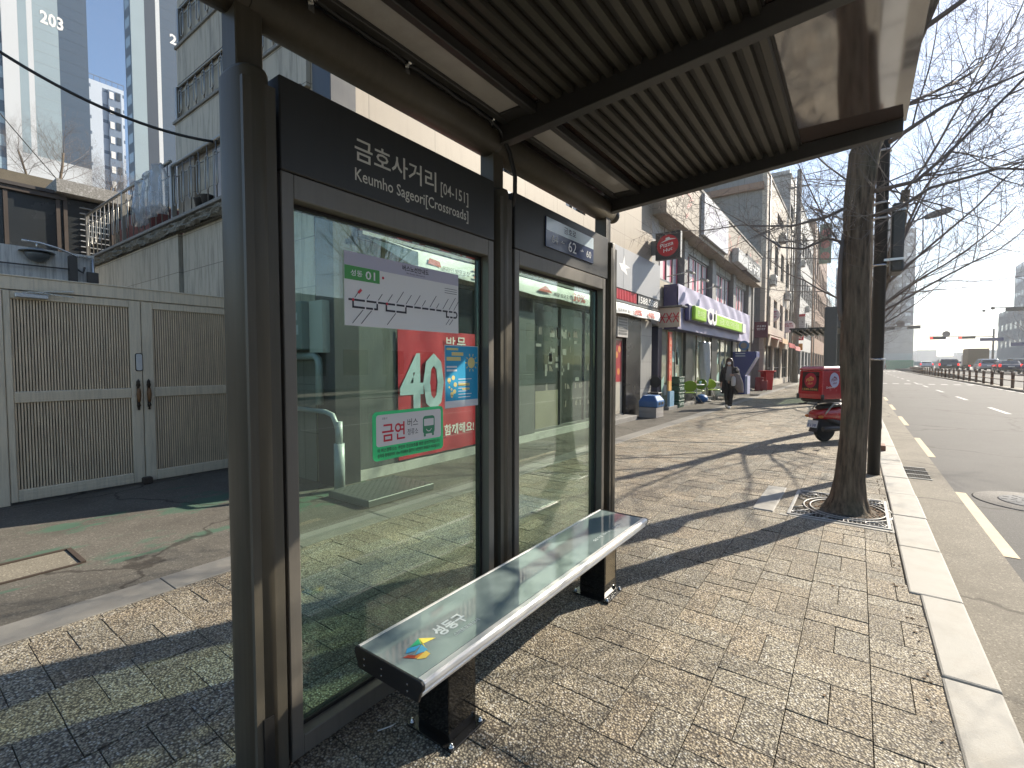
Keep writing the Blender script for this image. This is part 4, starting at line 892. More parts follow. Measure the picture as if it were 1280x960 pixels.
for i, yy in enumerate((15.6, 17.3, 19.2)):
    q = thing("sign_floodlight", "small flat floodlight on a thin arm above the lavender sign, %s" % ("nearest the round pizza sign", "middle of three", "farthest of three")[i], "floodlight", (-4.4, yy, 4.35), group="floodlights above the lavender sign")
    MB().tube([(-5.1, yy, 4.34), (-4.45, yy, 4.42)], .016, 6).build("arm", m_steel, q); MB().obox((-4.36, yy, 4.40), (.24, .30, .07), Matrix.Rotation(R(24), 3, 'Y')).build("lamp_head", M("lamp_grey", (.36, .35, .33), .45, .3), q, bevel=.01)
# upper signs on the fascia
t = thing("white_fascia_sign", "white square sign with faint blurred lettering on the beige fascia", "shop sign", (-4.7, 22.3, 7.4))
bx(-4.735, -4.62, 18.2, 22.1, 6.18, 7.66).build("board", M("fascia_white", (.50, .51, .54), .5, 0, .04, 3), t)
k = MB(); k.text("한의원", (-4.618, 18.7, 6.98), Y_, Z_, 2.9, .48, 0, .01).text("진료안내", (-4.618, 19.1, 6.5), Y_, Z_, 2.5, .3, 0, .01); k.build("faint_lettering", M("faint_violet", (.22, .20, .30), .6), t)
t = thing("black_fascia_sign", "dark box sign with raised white lettering at the far end of the beige fascia", "shop sign", (-4.6, 30, 6.9))
bx(-4.735, -4.45, 23.4, 25.7, 6.1, 6.72).build("pale_box", M("box_grey", (.50, .50, .48), .5), t, bevel=.02); bx(-4.735, -4.50, 25.75, 29.8, 6.05, 6.9).build("dark_box", M("box_dark", (.07, .07, .065), .5), t, bevel=.02)
MB().text("당구장", (-4.495, 26.1, 6.2), Y_, Z_, 3.4, .52, 0, .03).build("white_lettering", m_white, t)
# ---------------------------------------------------------------- things on the forecourt
m_blue = M("blue_plastic", (.035, .13, .32), .4, 0, .06); m_greyc = M("grey_crate", (.33, .31, .29), .6, 0, .1)
t = thing("grey_crate", "grey plastic crates stacked two high at the foot of the tiled column", "crate", (-4.72, 13.25, 0))
k = MB()
for zz in (.0, .145): 
    k.box(-4.98, -4.48, 12.95, 13.55, zz, zz + .03); k.box(-4.98, -4.955, 12.95, 13.55, zz + .03, zz + .14); k.box(-4.505, -4.48, 12.95, 13.55, zz + .03, zz + .14); k.box(-4.954, -4.506, 12.95, 12.975, zz + .03, zz + .14); k.box(-4.954, -4.506, 13.525, 13.55, zz + .03, zz + .14)
k.build("crate_body", m_greyc, t, bevel=.004)
k = MB().loft([[(-4.98, 12.95, .292), (-4.46, 12.95, .292), (-4.46, 13.55, .292), (-4.98, 13.55, .292)], [(-4.99, 12.94, .46), (-4.45, 12.94, .46), (-4.45, 13.56, .46), (-4.99, 13.56, .46)], [(-4.9, 13.04, .62), (-4.56, 13.04, .62), (-4.56, 13.46, .62), (-4.9, 13.46, .62)]], sm=False)
t = k.build("blue_feed_box", m_blue, bevel=.02, label="blue plastic lidded box sitting on the grey crates by the tiled column", cat="box")
k = MB().box(-4.449, -4.442, 13.05, 13.2, .36, .44).box(-4.449, -4.442, 13.3, 13.45, .36, .44); k.build("grip_hole", m_dark, t)
t = thing("black_stool", "black round backed stool in the dark recess behind the blue box", "stool", (-5.0, 14.3, 0))
MB().disc((-5.0, 14.30, .95), .17, X_, Z_).disc((-5.0, 14.33, .95), .17, -X_, Z_).build("backrest", m_dark, t); k = MB().box(-5.18, -4.82, 14.1, 14.45, .6, .64); k.build("seat", m_dark, t, bevel=.015)
k = MB()
for p in ((-5.15, 14.13), (-4.85, 14.13), (-5.15, 14.42), (-4.85, 14.42)): k.tube([(*p, .6), (*p, 0)], .014, 6)
k.tube([(-5.15, 14.35, .62), (-5.17, 14.35, 1.1), (-5.0, 14.35, 1.16), (-4.83, 14.35, 1.1), (-4.85, 14.35, .62)], .012, 6); k.build("leg_frame", m_dark, t)
t = thing("bottle_crate_stack", "tall stack of dark green bottle crates beside the green chairs", "crate stack", (-5.1, 16.9, 0))
m_gcr = M("crate_green", (.015, .07, .045), .4)
for i in range(4):
    k = MB(); z0 = i * .27 + (.005 if i == 0 else 0); k.box(-5.42, -4.92, 16.45, 17.05, z0, z0 + .25); k.box(-5.44, -4.90, 16.43, 17.07, z0 + .215, z0 + .25)
    for j in range(4): k.box(-4.92, -4.905, 16.5 + j * .14, 16.6 + j * .14, z0 + .05, z0 + .16)
    c = k.build("bottle_crate", m_gcr, t, bevel=.008)
    k = MB()
    for j in range(3): k.box(-4.904, -4.898, 16.52 + j * .17, 16.62 + j * .17, z0 + .07, z0 + .14)
    k.build("crate_label", M("crate_mark", (.35, .42, .38), .5), c)
m_gch = M("chair_green", (.20, .33, .02), .35, 0, .05)
def make_chair(label):
    t = thing("green_chair", label, "chair", (0, 0, 0), "green chairs before the convenience store")
    k = MB(); n, mm = 12, 10
    for i in range(n + 1):
        for j in range(mm + 1):
            u, v = -1 + 2 * i / n, -1 + 2 * j / mm; r = math.sqrt(max(0, 1 - .5 * v * v)); q = math.sqrt(max(0, 1 - .5 * u * u)); px, pz = u * r, v * q
            k.v.append(Vector((px * .23, .2 + .05 * (1 - px * px) + .05 * pz, .70 + pz * .20)))
    for i in range(n):
        for j in range(mm): p = i * (mm + 1) + j; k.face([p, p + mm + 1, p + mm + 2, p + 1], 0, True)
    o = k.build("backrest", m_gch, t, local=True); o.modifiers.new("thick", 'SOLIDIFY').thickness = .02
    MB().loft([oval(0, 0, .21, .21, .43, 20), oval(0, 0, .225, .22, .445, 20), oval(0, 0, .22, .215, .465, 20)]).build("seat", m_gch, t, local=True)
    for sx in (-1, 1):
        MB().tube([(sx * .19, -.17, .43), (sx * .2, -.22, 0)], .011, 6).build("leg", m_steel, t, local=True); MB().tube([(sx * .17, .2, .62), (sx * .17, .17, .43), (sx * .2, .24, 0)], .011, 6).build("leg", m_steel, t, local=True)
    return t
ch = make_chair("green shell chair nearest the green bottle crates"); ch.location = (-5.0, 18.0, .0); ch.rotation_euler.z = R(200)
for (p, rz, lb) in (((-5.05, 19.4, .0), -10, "green shell chair behind the near white table"), ((-4.75, 20.6, .0), 160, "green shell chair left of the far white table, back turned to it"), ((-4.6, 22.6, 0), 20, "green shell chair hidden partly by the walking woman")): dup(ch, p, R(rz), lb)
def make_table(label):
    t = thing("white_table", label, "table", (0, 0, 0), "white tables before the convenience store")
    MB().lathe((0, 0, .70), [(.30, 0), (.33, .01), (.33, .03), (.3, .035)], 24).build("tabletop", m_white, t, local=True)
    for i in range(3): a = R(120 * i + 20); MB().tube([(.05 * math.cos(a), .05 * math.sin(a), .70), (.06 * math.cos(a), .06 * math.sin(a), .3), (.3 * math.cos(a), .3 * math.sin(a), 0)], .014, 6).build("leg", m_steel, t, local=True)
    return t
tb_ = make_table("small white table nearest the crates with cups standing on it"); tb_.location = (-5.0, 18.75, 0); dup(tb_, (-4.85, 21.7, 0), 0.3, "small white table next to the walking woman")
for i, (p, c, lb) in enumerate((((-5.15, 18.6, .735), (.6, .6, .58), "white paper cup on the near table"), ((-4.98, 18.7, .735), (.5, .3, .2), "brown paper cup on the near table"), ((-4.82, 18.75, .735), (.25, .45, .5), "blue drink carton on the near table"))):
    MB().lathe(p, [(.035, 0), (.045, .12), (.04, .121)], 14).build("drink_cup", M("cup_%d" % i, c, .5), label=lb, cat="cup")
# wrapped parasol
t = thing("wrapped_parasol", "closed parasol wrapped in crumpled white plastic beside the store window", "parasol", (-4.9, 19.85, 0))
rings = []
for i in range(15):
    z = .62 + i * .125; r = (.07 + .15 * math.sin(min(1, (i + 2) / 12) * math.pi * .62)); ring = []
    for j in range(18): a = 2 * math.pi * j / 18; q = r * (1 + .20 * math.sin(j * 2.1 + i * .35)); ring.append((-4.98 + q * math.cos(a), 19.95 + q * math.sin(a), z))
    rings.append(ring)
MB().loft(rings).build("cover", M("wrap_white", (.62, .62, .60), .3, 0, .1, 9), t); MB().tube([(-4.98, 19.95, 0), (-4.98, 19.95, 2.42)], .025, 8).build("pole", m_steel, t)
MB().lathe((-4.98, 19.95, 0), [(.3, 0), (.3, .05), (.08, .1)], 20).build("base", m_conc, t)
MB().ell((-4.85, 19.1, .17), (.24, .24, .17), 12, 8).build("blue_bundle", m_blue, label="blue round bundle under the table by the wrapped parasol", cat="bundle")
k = MB().box(-4.98, -4.3, 21.6, 22.0, .11, .55); k.build("white_bundle", M("bundle_white", (.55, .55, .54), .6, 0, .3, 10, .6, 15), bevel=.09, seg=3, label="white plastic wrapped bundle between the far table and the walking woman", cat="bundle")
t = thing("entrance_strip_sign", "tall narrow orange red strip sign at the store corner", "sign", (-5.0, 15.7, 2)); bx(-5.05, -5.0, 15.62, 15.9, .95, 2.55).build("strip", M("strip_orange", (.60, .10, .06), .5), t); bx(-5.05, -5.0, 15.62, 15.9, .62, .945).build("strip_foot", M("strip_amber", (.60, .33, .10), .5), t)
k = MB(); 
for i in range(7): k.text("커피할인행사중"[i], (-4.998, 15.68, 2.33 - i * .2), Y_, Z_, .15, .15, 0, .01)
k.build("strip_lettering", M("strip_pale", (.7, .55, .35), .5), t)
bx(-5.05, -4.97, 15.65, 16.1, .10, .60).build("blue_pack", M("pack_blue", (.18, .32, .45), .5), label="pale blue package at the foot of the orange strip sign", cat="package")
# blue kiosk
t = thing("blue_kiosk", "dark blue cash machine booth with slanted side panel at the end of the lavender sign", "cash machine", (-4.7, 26.4, 0))
m_kb = M("kiosk_blue", (.02, .035, .21), .35, 0, .05)
MB().extr([(-5.13, 26, .0), (-4.55, 26, 0), (-4.55, 26, .92), (-4.05, 26, 1.85), (-4.05, 26, 2.12), (-5.13, 26, 2.12)], (0, .9, 0)).build("booth", m_kb, t, bevel=.01)
k = MB().tube([(-4.53, 25.99, .95), (-4.07, 25.99, 1.8)], .02, 6); k.tube([(-4.09, 25.99, 2.10), (-4.02, 25.99, 2.10)], .03, 6); k.build("edge_light", M("kiosk_pale", (.6, .62, .68), .5), t)
k = MB().box(-4.549, -4.44, 26.05, 26.8, .0, .9); k.build("white_side", M("kiosk_lilac", (.42, .44, .62), .5), t)
k = MB(); 
for zz in (2.0, 1.88): k.box(-5.0, -4.55, 25.99, 25.995, zz, zz + .05)
k.build("pale_lettering", MATS["kiosk_pale"], t)
k = MB().disc((-4.62, 25.95, 2.42), .24, X_, Z_, 28); k.disc((-4.62, 26.0, 2.42), .24, -X_, Z_, 28); k.build("round_plate", M("plate_blue", (.10, .2, .42), .5), t); MB().disc((-4.62, 25.945, 2.42), .15, X_, Z_, 24).build("plate_face", M("plate_brown", (.30, .25, .22), .5), t)
# red things
m_rpl = M("red_plastic", (.50, .012, .02), .38, 0, .06)
k = MB().loft([oval(-4.28, 31.2, .28, .28, 0.0, 4, 9), oval(-4.28, 31.2, .36, .36, 1.1, 4, 9)], sm=False); k.box(-4.70, -3.86, 30.8, 31.6, 1.07, 1.12)
t = k.build("red_bin", m_rpl, label="large bright red plastic bin on the pavement beyond the blue kiosk", cat="bin")
t = thing("red_folding_chair", "dark red folded plastic chair leaning before the red bin", "chair", (-4.35, 29.9, 0)); m_rdk = M("red_plastic_dark", (.22, .01, .015), .45)
MB().obox((-4.5, 29.95, .38), (.42, .05, .78), Matrix.Rotation(R(-14), 3, 'X')).build("backrest", m_rdk, t, bevel=.02)
MB().obox((-4.25, 29.85, .32), (.34, .05, .5), Matrix.Rotation(R(-10), 3, 'X')).build("seat", m_rdk, t, bevel=.02)
k = MB()
for px in (-4.68, -4.32, -4.1): k.tube([(px, 29.75, 0), (px, 29.98, .6)], .016, 6)
k.build("leg_frame", m_rdk, t)
bx(-4.15, -3.8, 25.0, 25.5, .0, .05).build("floor_mat", m_dark, label="small dark mat on the paving before the blue kiosk", cat="mat")
# hanging signs further along
def hang(name, label, p, r, col, txt, square=False, tcol=(.45, .03, .06)):
    t = thing(name, label, "shop sign", p); x, y, z = p; k = MB()
    if square: k.box(x - r[0], x + r[0], y, y + .12, z - r[1], z + r[1])
    else: k.lathe((x, y, z), [(r[0], 0), (r[0], .14)], 32, axis='y')
    k.build("sign_face", M("hs_" + label[:18], col, .45, var=.03), t, bevel=.004)
    k = MB(); h = r[1] * .26
    for i, s_ in enumerate(txt): k.text(s_, (x - r[0] * .66, y - .006, z + r[1] * .30 - i * h * 1.35), X_, Z_, r[0] * 1.32, h, 0, .02)
    k.build("sign_lettering", M("hl_" + label[:18], tcol, .5), t); k = MB().tube([(x - r[0], y + .06, z), (-5.2, y + .06, z)], .025, 6); k.build("bracket", m_wfr, t)
hang("hanging_sign", "maroon square hanging sign with two lines of white text", (-4.62, 31.0, 3.5), (.35, .46), (.10, .015, .03), ("커피", "한잔"), True, (.65, .6, .6))
hang("hanging_sign", "upper round white hanging sign with red lettering", (-5.0, 38, 4.95), (.5, .5), (.80, .78, .78), ("전통", "칼국수", "전문"), False, (.40, .03, .15))
hang("hanging_sign", "lower round white hanging sign with red lettering", (-4.62, 44, 4.5), (.48, .48), (.80, .78, .76), ("원조", "떡볶이"), False)
hang("hanging_sign", "tall pale vertical sign with red top strip beyond the utility pole", (-4.35, 50, 4.9), (.42, .85), (.50, .49, .48), ("ㅁ", "ㄷ", "ㄹ"), True, (.3, .29, .30))
bx(-4.77, -3.93, 49.97, 50.14, 5.76, 5.98).build("red_sign_cap", m_red, label="red strip sign above the tall pale vertical sign", cat="shop sign")
t = bx(-4.75, -3.85, 47.9, 48.05, 3.55, 3.95).build("red_board", m_red, label="small red board sign with white characters below the tall pale sign", cat="shop sign"); MB().text("분식", (-4.6, 47.893, 3.62), X_, Z_, .6, .25, 0, .02).build("sign_lettering", m_white, t)
t = bx(-4.35, -3.75, 46.0, 46.1, 2.65, 3.2).build("orange_board", M("orange_sign", (.50, .22, .05), .5), label="small orange board sign hanging below the red board", cat="shop sign")
# small awnings of the row
for i, (y0, y1, z0, col, lb) in enumerate(((32.6, 35.5, 3.1, (.55, .36, .22), "tan cloth awning beyond the store sign"), (36, 39.5, 2.95, (.40, .05, .05), "dark red striped awning over the far shop"), (40, 43.5, 2.85, (.62, .24, .22), "pale red awning farther along the row"))):
    k = MB().extr([(-5.0, y0, z0 + .45), (-3.7, y0, z0 - .05), (-3.68, y0, z0 - .35), (-3.72, y0, z0 - .35), (-3.75, y0, z0 - .08), (-5.0, y0, z0 + .40)], (0, y1 - y0, 0))
    k.build("cloth_awning", M("awn%d" % i, col, .7), label=lb, cat="awning")
# ---------------------------------------------------------------- buildings along the street and far away
def building(name, label, x0, x1, y0, y1, h, wall, wins=(), parapet=.5, side=None, shop=True):
    t = thing(name, label, "building", ((x0 + x1) / 2, (y0 + y1) / 2, 0))
    bx(x0, x1 - .26, y0 + .01, y1 - .01, -.15, h).build("core", side or wall, t)
    holes = []
    for (zs, zt_, n, frac) in wins:
        w = (y1 - y0) / n
        for i in range(n): holes.append((y0 + w * (i + .5 - frac / 2), y0 + w * (i + .5 + frac / 2), zs, zt_))
    wall_with_holes("front_wall", wall, y0, y1, -.15, h, holes, x1 - .25, x1, t)
    for hh in holes[:90]: window(*hh, x1 - .1, 2, parent=t, w=.07, rail=(hh[2] + .35 * (hh[3] - hh[2])) if hh[3] - hh[2] > 1.3 else None)
    bx(x0 - .02, x1 + .05, y0 - .03, y1 + .03, h + .001, h + .16).build("coping", m_conc, t); bx(x0 + .1, x1 - .1, y0 + .1, y1 - .1, h + .161, h + parapet).build("parapet", side or wall, t)
    return t
m_cream = mat_stone("cream_cladding", (.52, .46, .38), (.57, .51, .43), 1.5, 1.2, stain=.2); m_cgrey = mat_stone("weathered_concrete", (.25, .25, .24), (.30, .30, .285), 3, 1.4, stain=.5)
m_brick = mat_stone("brown_brick", (.30, .19, .13), (.36, .23, .16), .6, .3, stain=.3); m_white_b = mat_stone("pale_render", (.48, .47, .45), (.52, .51, .49), 3, 3, stain=.35)
b = building("cream_block", "cream fronted grey sided block just beyond the beige corner building", -16, -4.75, 33.0, 45.6, 13.2, m_cream, ((.4, 2.7, 3, .8), (4.0, 5.9, 4, .55), (7.6, 9.6, 4, .55), (11.3, 12.0, 1, .25)), side=m_cgrey)
bx(-12.5, -6.5, 33.6, 41, 13.9, 16.2).build("roof_house", m_cgrey, b); bx(-10.9, -8.2, 32.96, 32.985, 10.2, 11.6).build("side_window", M("green_window", (.22, .42, .36), .2), b); bx(-16, -4.9, 32.7, 32.97, 12.2, 12.6).build("ledge", m_brick, b)
building("white_block", "tall pale block with long bands of windows behind the utility pole", -16, -4.9, 46.2, 71, 17.2, m_white_b, ((.4, 2.9, 6, .85), (4.4, 6.2, 9, .75), (8.4, 10.6, 9, .8), (12.6, 15.0, 9, .8)))
b = building("brick_block", "brown brick block carrying a tall vertical sign at the end of the row", -16, -4.8, 72, 101, 19.5, m_brick, ((.4, 3, 6, .85), (5, 7.4, 8, .7), (9, 11.4, 8, .7), (13, 15.4, 8, .7)))
t = thing("vertical_sign", "tall green and red vertical sign fixed to the brick block", "shop sign", (-4.3, 80, 18.4)); bx(-4.79, -3.4, 80, 80.6, 15.6, 21).build("sign_box", M("sign_green_dark", (.12, .2, .13), .5), t)
for i, zz in enumerate((16.6, 18.2, 19.8)): MB().disc((-4.1, 79.985, zz), .55, X_, Z_, 20).build("sign_disc", M("sign_rust", (.42, .12, .10), .5), t)
building("teal_glass_block", "low block with teal glass band farthest along the row", -16, -4.6, 102, 140, 13, m_white_b, ((.4, 3, 5, .85), (4.5, 8, 6, .9), (9.5, 12, 8, .6)))
m_ac = M("aircon_case", (.50, .50, .47), .5, 0, .08, 4, dirt=.3)
for i, (yy, zz, xx) in enumerate(((34.6, 6.6, -4.7), (38.9, 10.2, -4.7), (42.4, 6.5, -4.7), (49.5, 7.2, -4.85), (55.8, 11.3, -4.85), (62.0, 7.3, -4.85))):
    q = thing("air_conditioner", "outdoor air conditioner box on the front of the %s, %s" % (("cream block", "white block")[i // 3], ("nearest one", "middle one", "farthest one")[i % 3]), "air conditioner", (xx, yy, zz), "air conditioners on the far facades")
    bx(xx, xx + .32, yy, yy + .85, zz, zz + .62).build("casing", m_ac, q, bevel=.02); MB().lathe((xx + .322, yy + .36, zz + .31), [(.26, 0), (.26, .02), (.03, .03)], 24, axis='x').build("fan_grille", m_wfr, q); bx(xx - .1, xx + .3, yy + .05, yy + .8, zz - .05, zz - .002).build("bracket", m_wfr, q)
for i, yy in enumerate((33.3, 45.3, 46.6, 71.3)): MB().tube([(-4.62, yy, 0), (-4.62, yy, (13, 13, 17, 19)[i])], .06, 8).build("drain_pipe", m_wfr, label="grey drain pipe on the facade " + ("at the near edge of the cream block", "at the far edge of the cream block", "at the near edge of the white block", "between the white block and brick block")[i], cat="drain pipe")
# apartment towers at the left
m_tp = M("tower_pale", (.50, .52, .54), .7, 0, .05, .05, co='pos'); m_tl = M("tower_mint", (.24, .31, .35), .7, 0, .1, .3, co='pos'); m_tb = M("tower_slate", (.032, .064, .11), .7, 0, .06, .05, co='pos'); m_ts = M("tower_dark_slate", (.02, .036, .062), .7, 0, .06, .05, co='pos')
m_tw = mat_windows("tower_windows", (.08, .13, .19), (.30, .40, .46), 3.2, 2.9, .6, .5)
t = thing("apartment_tower", "pale and slate blue apartment tower numbered 203 at the far left", "apartment tower", (-98, 16, 0))
bx(-93, -90.2, 2, 20.9, -.2, 66).build("tower_body", m_tw, t); X9 = -90.0
for (a, b, m, n) in ((12.4, 13.9, m_tp, "pale_stripe"), (13.905, 14.75, m_tl, "mint_stripe"), (14.755, 15.3, m_tp, "pale_stripe"), (15.305, 17.85, m_tl, "mint_stripe"), (17.855, 20.92, m_tb, "slate_stripe")): bx(-90.19, X9, a, b, 29.5 if n != "x" else 0, 66).build(n, m, t)
bx(-90.19, X9 + .01, 12.4, 20.93, -.2, 29.49).build("base_wall", m_tp, t)
k = MB()
for j in range(24):
    zz = 30 + j * 1.5; k.box(X9 + .001, X9 + .012, 15.4, 17.8, zz, zz + .05)
k.build("floor_line", M("tower_line", (.30, .35, .38), .7), t); k = MB()
for j in range(24): zz = 30 + j * 1.5; k.box(X9 + .001, X9 + .012, 17.9, 20.85, zz, zz + .05)
k.build("floor_line", M("tower_line_dark", (.05, .08, .12), .7), t)
MB().text("203", (X9 + .03, 16.05, 47.35), (Y_ + Z_ * 0).normalized(), Z_, 2.35, 1.75, 0, .03).build("tower_number", m_white, t)
t = thing("apartment_tower", "slate blue apartment tower with one white vertical stripe, right of the blue sky gap", "apartment tower", (-98, 31, 0))
bx(-93, -90.2, 26.1, 40, -.2, 70).build("tower_body", m_tw, t)
for (a, b, m, n) in ((26.05, 27.8, m_tl, "pale_stripe"), (27.805, 29.25, m_ts, "dark_stripe"), (29.255, 29.8, m_tp, "white_stripe"), (29.805, 40.1, m_tb, "slate_stripe")): bx(-90.19, X9, a, b, -.2, 70).build(n, m, t)
k = MB()
for j in range(28): zz = 26 + j * 1.5; k.box(X9 + .001, X9 + .012, 29.9, 39.9, zz, zz + .05)
k.build("floor_line", M("tower_line_dark", (.05, .08, .12), .7), t)
MB().text("205", (X9 + .03, 31.1, 52.6), Y_, Z_, 2.9, 1.6, 0, .03).build("tower_number", m_white, t)
t = thing("apartment_tower", "white apartment slab with small windows seen in the gap between the two slate towers", "apartment tower", (-135, 34, 0))
m_tw2 = mat_windows("tower_windows_far", (.50, .56, .64), (.12, .16, .22), 3.4, 3.2, .45, .22)
bx(-146, -130, 22, 36, -.2, 60.5).build("tower_body", m_tw2, t); bx(-129.99, -129.6, 33.2, 35.4, 20, 59.5).build("window_bay", M("bay_slate", (.13, .18, .26), .5), t)
k = MB(); k2 = MB()
for j in range(13): zz = 20.5 + j * 3.1; k.box(-129.59, -129.5, 33.4, 34.1, zz, zz + 1.4); k2.box(-129.59, -129.5, 34.5, 35.2, zz, zz + 1.6)
k.build("white_window", m_white, t); k2.build("dark_window", m_wpane, t)
k = MB()
for i in range(15): k.box(-130.1, -130, 22 + i, 22.06 + i, 60.5, 61.6)
k.box(-130.1, -130, 22, 36, 61.5, 61.6); k.build("roof_railing", m_wfr, t)
# ---------------------------------------------------------------- far right: towers, construction fence, skyline
m_tr = mat_windows("office_windows", (.34, .37, .40), (.62, .68, .72), 2.6, 3.4, .55, .3); m_trg = mat_windows("office_windows_b", (.25, .28, .31), (.40, .46, .50), 4.2, 4.2, .4, .35)
t = thing("office_tower", "pale grey office tower rising behind the trees at the end of the road", "tower", (8, 215, 0)); bx(3.5, 9.2, 210, 240, -.2, 52).build("tower_body", m_trg, t); bx(9.21, 15.0, 214, 236, -.2, 48).build("lit_wing", m_tr, t); bx(9.4, 11.8, 212, 220, 48.01, 52).build("roof_block", m_cgrey, t); bx(5.6, 14.6, 205, 209.9, -.2, 13).build("podium", m_white_b, t)
t = thing("glass_tower", "slim whitish tower at the left of the office tower, half hidden by the black pole", "tower", (-2, 180, 0)); bx(-6, 2.2, 172, 190, -.2, 30).build("tower_body", mat_windows("pale_windows", (.5, .5, .5), (.3, .36, .4), 3, 3.2, .5, .4), t)
t = thing("right_tower", "blue grey stepped tower block at the right edge of the photo", "tower", (40, 150, 0)); bx(29.2, 50, 150, 175, -.2, 14.6).build("lower_block", m_trg, t); bx(31.4, 50, 152, 172, 14.61, 26).build("upper_block", m_tr, t)
t = thing("construction_fence", "white construction fence with green lower panels across the far end of the road", "fence", (10, 178, 0)); bx(2.5, 12.5, 178, 178.3, -.2, 4.6).build("white_hoarding", M("hoarding_white", (.48, .50, .50), .6), t); bx(6.4, 12.6, 175, 175.2, -.12, 2.6).build("green_panel", M("hoarding_green", (.03, .22, .13), .5), t)
k = MB(); 
for i in range(9): k.tube([(12.8 + i * 1.4, 176, -.12), (12.8 + i * 1.4, 176, 2.3)], .08, 6)
k.box(12.8, 24, 175.95, 176.05, 1.1, 2.2); k.build("mesh_panel", M("fence_teal", (.20, .30, .33), .6), t)
k = MB(); rs = random.Random(21); xx = -60
while xx < 260: w = rs.uniform(5, 16); h = rs.uniform(6, 20) * (1 + .5 * (rs.random() < .15)); k.box(xx, xx + w, 560 + rs.uniform(0, 40), 620, -.2, h); xx += w + rs.uniform(0, 4)
k.build("distant_skyline", M("skyline_grey", (.30, .34, .38), .8, co='pos'), kind="stuff")
# across the road: pavement, blocks, trees (seen in the glass of the shelter)
bx(16.5, 22, -60, 150, -.19, .02).build("opposite_pavement", m_pav2, kind="structure")

for i, (y0, y1, h, m) in enumerate(((-26, -8, 7, m_cgrey), (-7, 10, 6.5, m_brick), (11, 30, 5.5, m_white_b), (31, 52, 9, m_cgrey))):
    t = thing("opposite_building", ("grey two storey", "brown brick", "pale low", "grey taller")[i] + " building across the road from the shelter", "building", (29, (y0 + y1) / 2, 0))
    bx(22.2, 36, y0, y1, -.15, h).build("wall", m, t); k = MB()
    for fz in range(int(h // 3)):
        for j in range(int((y1 - y0) // 3)): k.box(22.15, 22.19, y0 + j * 3 + .6, y0 + j * 3 + 2.4, fz * 3 + .8, fz * 3 + 2.4)
    k.build("window", m_wpane, t)
# ---------------------------------------------------------------- trees
def grow(mb, rnd, p, d, r, L, lvl, maxl, up=.12, n=None, spread=.75, kids=(7, 6, 5), curl=.22):
    segs = (9, 7, 6, 4, 3)[min(lvl, 4)]; pts = [Vector(p)]; rad = [r]; d = Vector(d).normalized(); dirs = [d.copy()]
    for i in range(segs):
        d = (d + Vector((rnd.gauss(0, curl), rnd.gauss(0, curl), rnd.gauss(up * .5, curl * .8))) * (.5 if lvl == 0 else .8)).normalized()
        pts.append(pts[-1] + d * L / segs); rad.append(r * (1 - (i + 1) / segs * (.72 if lvl < maxl else .8))); dirs.append(d.copy())
    mb.tube(pts, rad, (12, 8, 5, 4, 3)[min(lvl, 4)], caps=lvl < 2)
    if lvl >= maxl: return
    nk = kids[min(lvl, len(kids) - 1)]
    for c in range(nk):
        f = .22 + .78 * (c + rnd.random()) / nk; q = min(segs - 1, int(f * segs)); fr = f * segs - q; pos = pts[q].lerp(pts[q + 1], fr); rr_ = rad[q] * (1 - fr) + rad[q + 1] * fr
        ax = dirs[q].orthogonal().normalized(); ax.rotate(Quaternion(dirs[q], rnd.uniform(0, 6.28))); nd = (dirs[q] * (1 - spread * .5) + ax * spread).normalized(); nd.z += up
        grow(mb, rnd, pos, nd, max(rr_ * rnd.uniform(.42, .62), .0022), L * rnd.uniform(.42, .68) * (1.1 - .35 * f), lvl + 1, maxl, up, spread=spread, kids=kids, curl=curl)
m_twig = M("twig_bark", (.17, .145, .13), .85, 0, .2, 3)
t = thing("street_tree", "thick leaning bare street tree in the iron grate beside the shelter", "tree", (-.05, 5.95, 0))
k = MB(); tr = [(-.06, 5.95, -.03, .25), (-.058, 5.95, .02, .20), (-.052, 5.95, .12, .158), (-.046, 5.95, .31, .132), (-.025, 5.95, .75, .115), (-.012, 5.96, 1.1, .116), (-.035, 5.97, 1.55, .120), (-.032, 5.97, 2.0, .119), (-.030, 5.97, 2.4, .120), (-.034, 5.97, 2.8, .120), (-.036, 5.97, 3.15, .124), (.0, 5.97, 3.6, .128), (.16, 5.95, 4.1, .105), (.42, 5.9, 4.8, .095), (.58, 5.82, 5.8, .075), (.62, 5.7, 7.0, .055), (.7, 5.7, 8.4, .028)]
# trunk with buttressed, furrowed outline
rings = []; rt = random.Random(31); N = 44; ph = [rt.uniform(0, 6.28) for _ in range(6)]
dense = []
for a, b in zip(tr, tr[1:]):
    for q in range(5): dense.append(tuple(a[i] + (b[i] - a[i]) * q / 5 for i in range(4)))
dense.append(tr[-1])
for idx, (x, y, z, r) in enumerate(dense):
    ring = []
    for j in range(N):
        a = 2 * math.pi * j / N; f = 1 + .05 * math.sin(5 * a + ph[0] + z * .6) * max(0, 1 - z) + .025 * math.sin(3 * a + ph[1] + z * 1.3) + .028 * math.sin(11 * a + ph[2] + 1.2 * math.sin(z * 1.1)) + .022 * math.sin(17 * a + ph[3] + math.sin(2 * z)) + rt.uniform(-.008, .008)
        ring.append((x + r * f * math.cos(a), y + r * f * math.sin(a), z))
    rings.append(ring)
k.loft(rings); rl = random.Random(77)
k.tube([(-.02, 5.99, 3.1), (.0, 6.05, 3.7), (.05, 6.3, 4.6), (-.1, 6.6, 5.8), (-.2, 6.8, 7.2)], [.09, .09, .08, .06, .035], 12)
k.build("trunk", m_bark, t)
k = MB(); K = (10, 10, 8, 6)
